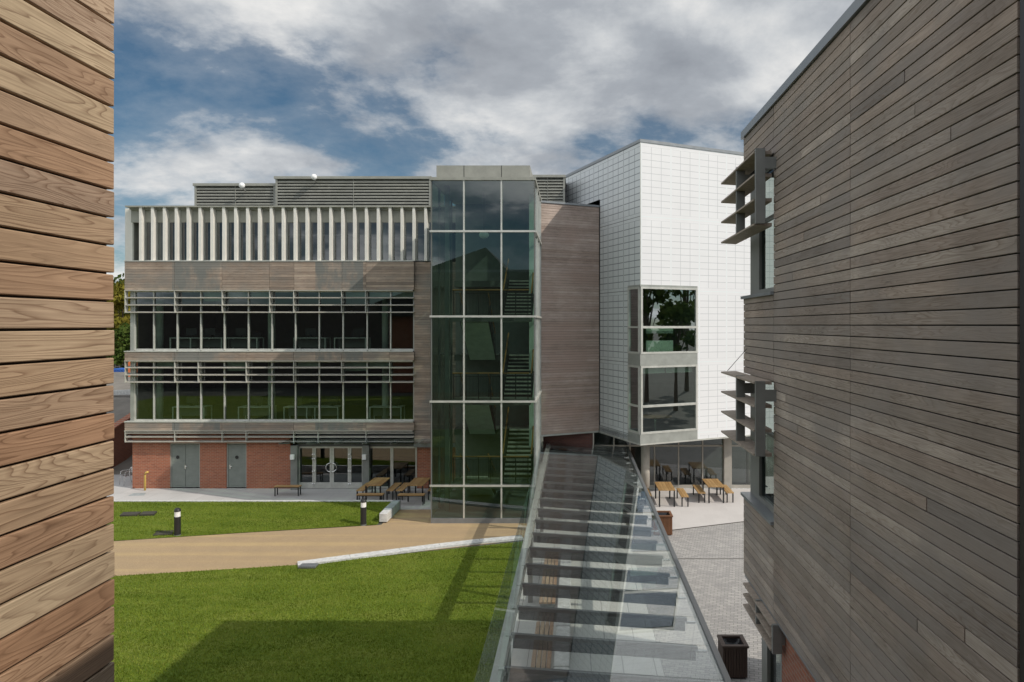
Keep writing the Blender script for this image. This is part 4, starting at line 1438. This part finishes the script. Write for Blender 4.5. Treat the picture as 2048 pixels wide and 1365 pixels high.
# ------------------------------------------------------------------ bollards
def make_bollard():
    r = empty('bollard', (0, 0, 0))
    MB().lathe([(0.115, 0.02), (0.115, 0.70)], 0, 0, 20).build('post', M['black'], r, False)
    MB().lathe([(0.105, 0.70), (0.105, 0.90)], 0, 0, 20).build('lamp_lens', M['white'], r)
    MB().lathe([(0.12, 0.90), (0.12, 0.94), (0.10, 0.99), (0.055, 1.025), (0.005, 1.035)], 0, 0, 20).build('cap', M['black'], r)
    MB().lathe([(0.125, -0.05), (0.125, 0.02)], 0, 0, 20).build('base', M['zinc'], r)
    return r


b = make_bollard()
x, y = gp(355, 1071)
b.location = (x, y, 0.02)
tag(b, 'black bollard light with white lens on the lawn beside a dark square cover', 'bollard', 'bollard lights on the raised lawn')
c = copy_tree(b)
x, y = gp(727, 1050)
c.location = (x, y, 0.02)
tag(c, 'black bollard light with white lens near the granite end wall', 'bollard', 'bollard lights on the raised lawn')

# ------------------------------------------------------------------ tables and benches
def make_table(w_, l_):
    r = empty('picnic_table', (0, 0, 0))
    t = MB()
    n = 5
    for k in range(n):
        a = -w_ / 2 + w_ * k / n
        t.cbox(a + 0.003, -l_ / 2, 0.715, a + w_ / n - 0.003, l_ / 2, 0.755, 0.004)
    t.build('table_top', M['tabletop'], r)
    for sx in (-1, 1):
        for sy in (-1, 1):
            x, y = sx * (w_ / 2 - 0.05), sy * (l_ / 2 - 0.06)
            MB().box(x - 0.03, y - 0.03, 0, x + 0.03, y + 0.03, 0.68).build('leg', M['black'], r)
    f = MB()
    for sx in (-1, 1):
        f.box(sx * (w_ / 2 - 0.05) - 0.02, -l_ / 2 + 0.03, 0.68, sx * (w_ / 2 - 0.05) + 0.02, l_ / 2 - 0.03, 0.714)
    f.build('frame', M['black'], r)
    return r


def make_bench(l_, w_=0.34):
    r = empty('bench', (0, 0, 0))
    t = MB()
    for k in range(3):
        a = -w_ / 2 + w_ * k / 3
        t.cbox(a + 0.003, -l_ / 2, 0.42, a + w_ / 3 - 0.003, l_ / 2, 0.455, 0.004)
    t.build('seat', M['tabletop'], r)
    for sx in (-1, 1):
        for sy in (-1, 1):
            x, y = sx * (w_ / 2 - 0.04), sy * (l_ / 2 - 0.06)
            MB().box(x - 0.025, y - 0.025, 0, x + 0.025, y + 0.025, 0.385).build('leg', M['black'], r)
    f = MB()
    for sx in (-1, 1):
        f.box(sx * (w_ / 2 - 0.04) - 0.018, -l_ / 2 + 0.03, 0.385, sx * (w_ / 2 - 0.04) + 0.018, l_ / 2 - 0.03, 0.419)
    f.build('frame', M['black'], r)
    return r


tb = make_table(0.75, 1.55)
TABS = [(4.04, 30.72, 'sunlit honey timber table on the terrace nearest the canopy edge'),
        (6.34, 31.35, 'sunlit honey timber table on the terrace farther right by the square post'),
        (-9.13, 31.6, 'shaded timber table outside the entrance, left of the pair'),
        (-7.22, 31.6, 'shaded timber table close to the stair tower glass')]
for i, (x, y, lab) in enumerate(TABS):
    o = tb if i == 0 else copy_tree(tb)
    o.location = (x, y, 0.01)
    tag(o, lab, 'table', 'outdoor timber tables')
bn = make_bench(1.55)
short = 0
BEN = [(4.84, 30.75, 0, 'sunlit bench on the right side of the table nearest the canopy'),
       (3.24, 30.95, 0, 'sunlit bench partly hidden behind the canopy gutter'),
       (5.70, 31.4, 0, 'sunlit bench on the left side of the farther terrace table'),
       (6.98, 31.45, 0, 'sunlit bench on the right side of the farther terrace table'),
       (-9.80, 31.85, 0, 'shaded bench along the left side of the left entrance table'),
       (-8.44, 31.85, 0, 'shaded bench along the right side of the left entrance table'),
       (-8.01, 31.85, 0, 'shaded bench along the left side of the table by the tower'),
       (-6.55, 31.85, 0, 'shaded bench half hidden by the stair tower'),
       (-9.12, 30.45, 90, 'shaded bench set crosswise in front of the left entrance table'),
       (-7.28, 30.40, 90, 'shaded bench set crosswise in front of the table by the tower'),
       (-13.46, 32.0, 90, 'lone timber bench against the brick wall left of the entrance')]
for i, (x, y, rz, lab) in enumerate(BEN):
    o = bn if i == 0 else copy_tree(bn)
    o.location = (x, y, 0.01)
    o.rotation_euler = (0, 0, R(rz))
    if rz:
        o.scale = (1, 0.76, 1)
    tag(o, lab, 'bench', 'outdoor timber benches')

# ------------------------------------------------------------------ planters
def planter(x0, y0, x1, y1, h, mat, label):
    r = empty('planter', ((x0 + x1) / 2, (y0 + y1) / 2, 0))
    s = MB()
    n = 9
    for k in range(n):
        a = x0 + (x1 - x0) * k / n
        wd = (x1 - x0) / n - 0.01
        s.box(a, y0, 0.04, a + wd, y0 + 0.03, h - 0.05).box(a, y1 - 0.03, 0.04, a + wd, y1, h - 0.05)
        a = y0 + 0.031 + (y1 - y0 - 0.062) * k / n
        wd = (y1 - y0 - 0.062) / n - 0.01
        s.box(x0, a, 0.04, x0 + 0.03, a + wd, h - 0.05).box(x1 - 0.03, a, 0.04, x1, a + wd, h - 0.05)
    s.build('slatted_side', mat, r)
    t = MB().box(x0 - 0.02, y0 - 0.02, h - 0.05, x1 + 0.02, y0 + 0.07, h).box(x0 - 0.02, y1 - 0.07, h - 0.05, x1 + 0.02, y1 + 0.02, h)
    t.box(x0 - 0.02, y0 + 0.07, h - 0.05, x0 + 0.07, y1 - 0.07, h).box(x1 - 0.07, y0 + 0.07, h - 0.05, x1 + 0.02, y1 - 0.07, h)
    t.build('rim', mat, r)
    # crumpled liner
    rd = random.Random(int(x0 * 100))
    L = MB()
    N = 9
    for i in range(N + 1):
        for j in range(N + 1):
            u, v = i / N, j / N
            e = min(u, v, 1 - u, 1 - v)
            L.v.append((x0 + 0.05 + (x1 - x0 - 0.1) * u, y0 + 0.05 + (y1 - y0 - 0.1) * v, h - 0.03 - min(e, 0.25) * 0.55 + rd.uniform(-0.03, 0.03) * (e > 0)))
    for i in range(N):
        for j in range(N):
            a = i * (N + 1) + j
            L.f.append((a, a + N + 1, a + N + 2, a + 1))
    L.build('liner', M['liner'], r, True)
    MB().box(x0 + 0.04, y0 + 0.04, 0.0, x1 - 0.04, y1 - 0.04, h - 0.22).build('inner_box', M['liner'], r)
    tag(r, label, 'planter')


planter(2.98, 25.9, 3.70, 26.6, 0.76, M['planter'], 'red brown slatted square planter on the setts by the far canopy')
planter(3.34, 15.4, 3.90, 15.95, 0.76, M['planter_dark'], 'dark slatted square planter with black liner beside the near canopy gutter')

# ------------------------------------------------------------------ small things on the left
def on_bank(px, py):
    z = 0.1
    for _ in range(30):
        x, y = gp(px, py, z)
        z = 0.5 * z + 0.5 * upper_lawn_z(x, y, front_edge(x))
    return (x, y, z)


def sunk_cover(pts, label):
    q = [on_bank(*p) for p in pts]
    m = MB().add([(x, y, z - 0.05) for x, y, z in q] + [(x, y, z + 0.07) for x, y, z in q],
                 [(3, 2, 1, 0), (4, 5, 6, 7), (0, 1, 5, 4), (1, 2, 6, 5), (2, 3, 7, 6), (3, 0, 4, 7)])
    tag(m.build('manhole_cover', M['cover']), label, 'cover')


sunk_cover([(240, 1033.5), (274, 1032.5), (282, 1026.5), (247, 1027.5)], 'dark sunken cover in the lawn, left one of the adjoining pair')
sunk_cover([(279, 1032.4), (308, 1031.5), (314, 1025.5), (286, 1026.4)], 'dark sunken cover in the lawn, right one of the adjoining pair')
r = MB().prism([gp(306, 1071.5, 0.02), gp(344, 1070, 0.02), gp(348, 1061, 0.02), gp(315, 1062, 0.02)], 0.0, 0.05)
tag(r.build('manhole_cover', M['cover']), 'dark square cover in the lawn at the foot of the left bollard', 'cover')
r = MB().prism([gp(256, 992), gp(288, 991), gp(292, 986), gp(268, 986.5)], -0.01, 0.006)
tag(r.build('manhole_cover', M['stone_grey']), 'pale grey inspection cover in the pavement near the yellow pipe', 'cover')
r = empty('drain_grate', (*gp(618, 1134), 0))
a, b_ = gp(597, 1138), gp(640, 1129)
f = MB()
for k in range(9):
    x = a[0] + (b_[0] - a[0]) * k / 9
    f.box(x, a[1], 0.0, x + 0.05, a[1] + 0.32, 0.08)
f.build('bar', M['zinc'], r)
MB().box(a[0] - 0.03, a[1] - 0.03, 0, b_[0], a[1] + 0.35, 0.03).build('tray', M['cover'], r)
tag(r, 'small slotted drain grate at the left tip of the white kerb', 'drain')
x, y = wx(290, 33.0), 33.0
tag(MB().tube([(x, y, 0), (x, y, 0.75), (x + 0.02, y, 0.82), (x + 0.07, y, 0.87), (x + 0.16, y, 0.89)], 0.048, 12).build('vent_pipe', M['yellow'], None, True), 'short yellow pipe with a bent top standing by the brick wall', 'pipe')
# aluminium chair
ch = empty('metal_chair', (wx(255, 34.3), 34.3, 0))
ch.rotation_euler = (0, 0, R(-35))
q = MB()
for sx in (-0.25, 0.25):
    q.tube([(sx, -0.26, 0), (sx, -0.22, 0.44), (sx, -0.20, 0.64), (sx, -0.10, 0.68), (sx, 0.20, 0.66), (sx * 0.9, 0.27, 0.80)], 0.014)
    q.tube([(sx, 0.30, 0), (sx, 0.18, 0.44), (sx, 0.22, 0.66)], 0.014)
q.tube([(-0.225, 0.27, 0.80), (0, 0.29, 0.84), (0.225, 0.27, 0.80)], 0.014)
OFF[ch.name] = (0, 0, 0)
q.build('tube_frame', M['aluminium'], ch, True)
q = MB()
for k in range(6):
    q.box(-0.23, -0.2 + 0.07 * k, 0.44, 0.23, -0.2 + 0.07 * k + 0.055, 0.455)
q.build('seat', M['aluminium'], ch)
q = MB()
for k in range(3):
    q.box(-0.22, 0.245, 0.54 + 0.09 * k, 0.22, 0.258, 0.54 + 0.09 * k + 0.07)
q.build('backrest', M['aluminium'], ch)
tag(ch, 'silver aluminium cafe chair in the shade at the left end of the brick wall', 'chair')
# boundary walls behind
r = empty('ramp_wall', (-25, 38, 0))
MB().add([(-25.6, 36.2, -0.1), (-25.6, 43, -0.1), (-25.6, 43, 3.9), (-25.6, 36.2, 1.9), (-25.3, 36.2, -0.1), (-25.3, 43, -0.1), (-25.3, 43, 3.9), (-25.3, 36.2, 1.9)],
         [(0, 3, 2, 1), (4, 5, 6, 7), (0, 4, 7, 3), (1, 2, 6, 5), (3, 7, 6, 2), (0, 1, 5, 4)]).build('body', M['brick_y'], r)
MB().add([(-25.66, 36.15, 1.9), (-25.66, 43, 3.9), (-25.24, 43, 3.9), (-25.24, 36.15, 1.9), (-25.66, 36.15, 1.99), (-25.66, 43, 3.99), (-25.24, 43, 3.99), (-25.24, 36.15, 1.99)],
         [(0, 1, 2, 3), (7, 6, 5, 4), (0, 4, 5, 1), (1, 5, 6, 2), (2, 6, 7, 3), (3, 7, 4, 0)]).build('coping', M['brick'], r)
tag(r, 'sloping red brick ramp wall at the far left behind the cedar corner', 'wall')
r = MB().add([(-40, 47, 2.9), (-25, 47, 3.4), (-25, 47.3, 3.4), (-40, 47.3, 2.9), (-40, 47, 3.15), (-25, 47, 3.75), (-25, 47.3, 3.75), (-40, 47.3, 3.15)],
             [(0, 3, 2, 1), (4, 5, 6, 7), (0, 1, 5, 4), (1, 2, 6, 5), (2, 3, 7, 6), (3, 0, 4, 7)])
tag(r.build('stone_kerb', M['stone']), 'pale kerb crossing the raised ground at the far left', 'kerb')
Y = 62
r = empty('storage_skip', (wx(240, Y), Y, 3.7))
MB().extrude([(wx(222, Y), Y, 3.72), (wx(251, Y), Y, 3.72), (wx(253, Y), Y, wz(741, Y)), (wx(220, Y), Y, wz(741, Y))], None, (0, 1.6, 0)).build('body', M['blue'], r)
f = MB().box(wx(219, Y), Y - 0.04, wz(741, Y), wx(254, Y), Y + 1.65, wz(738, Y))
for k in range(4):
    x = wx(226 + 7 * k, Y)
    f.box(x, Y - 0.05, 3.75, x + 0.06, Y - 0.001, wz(741, Y))
f.build('rim', M['blue'], r)
tag(r, 'blue steel skip below the trees at the far left', 'skip')
Y = 58
r = empty('site_barrier', (wx(262, Y), Y, 3.6))
f = MB()
for k in range(3):
    z = wz(754 - 13 * k, Y)
    f.box(wx(254, Y), Y, z - 0.18, wx(276, Y), Y + 0.08, z + 0.22)
f.build('board', M['orange'], r)
f = MB().box(wx(255, Y), Y + 0.09, 3.5, wx(257, Y), Y + 0.2, wz(722, Y)).box(wx(272, Y), Y + 0.09, 3.5, wx(274, Y), Y + 0.2, wz(722, Y))
f.build('post', M['zinc'], r)
tag(r, 'orange boarded barrier beyond the left end of the offices', 'barrier')
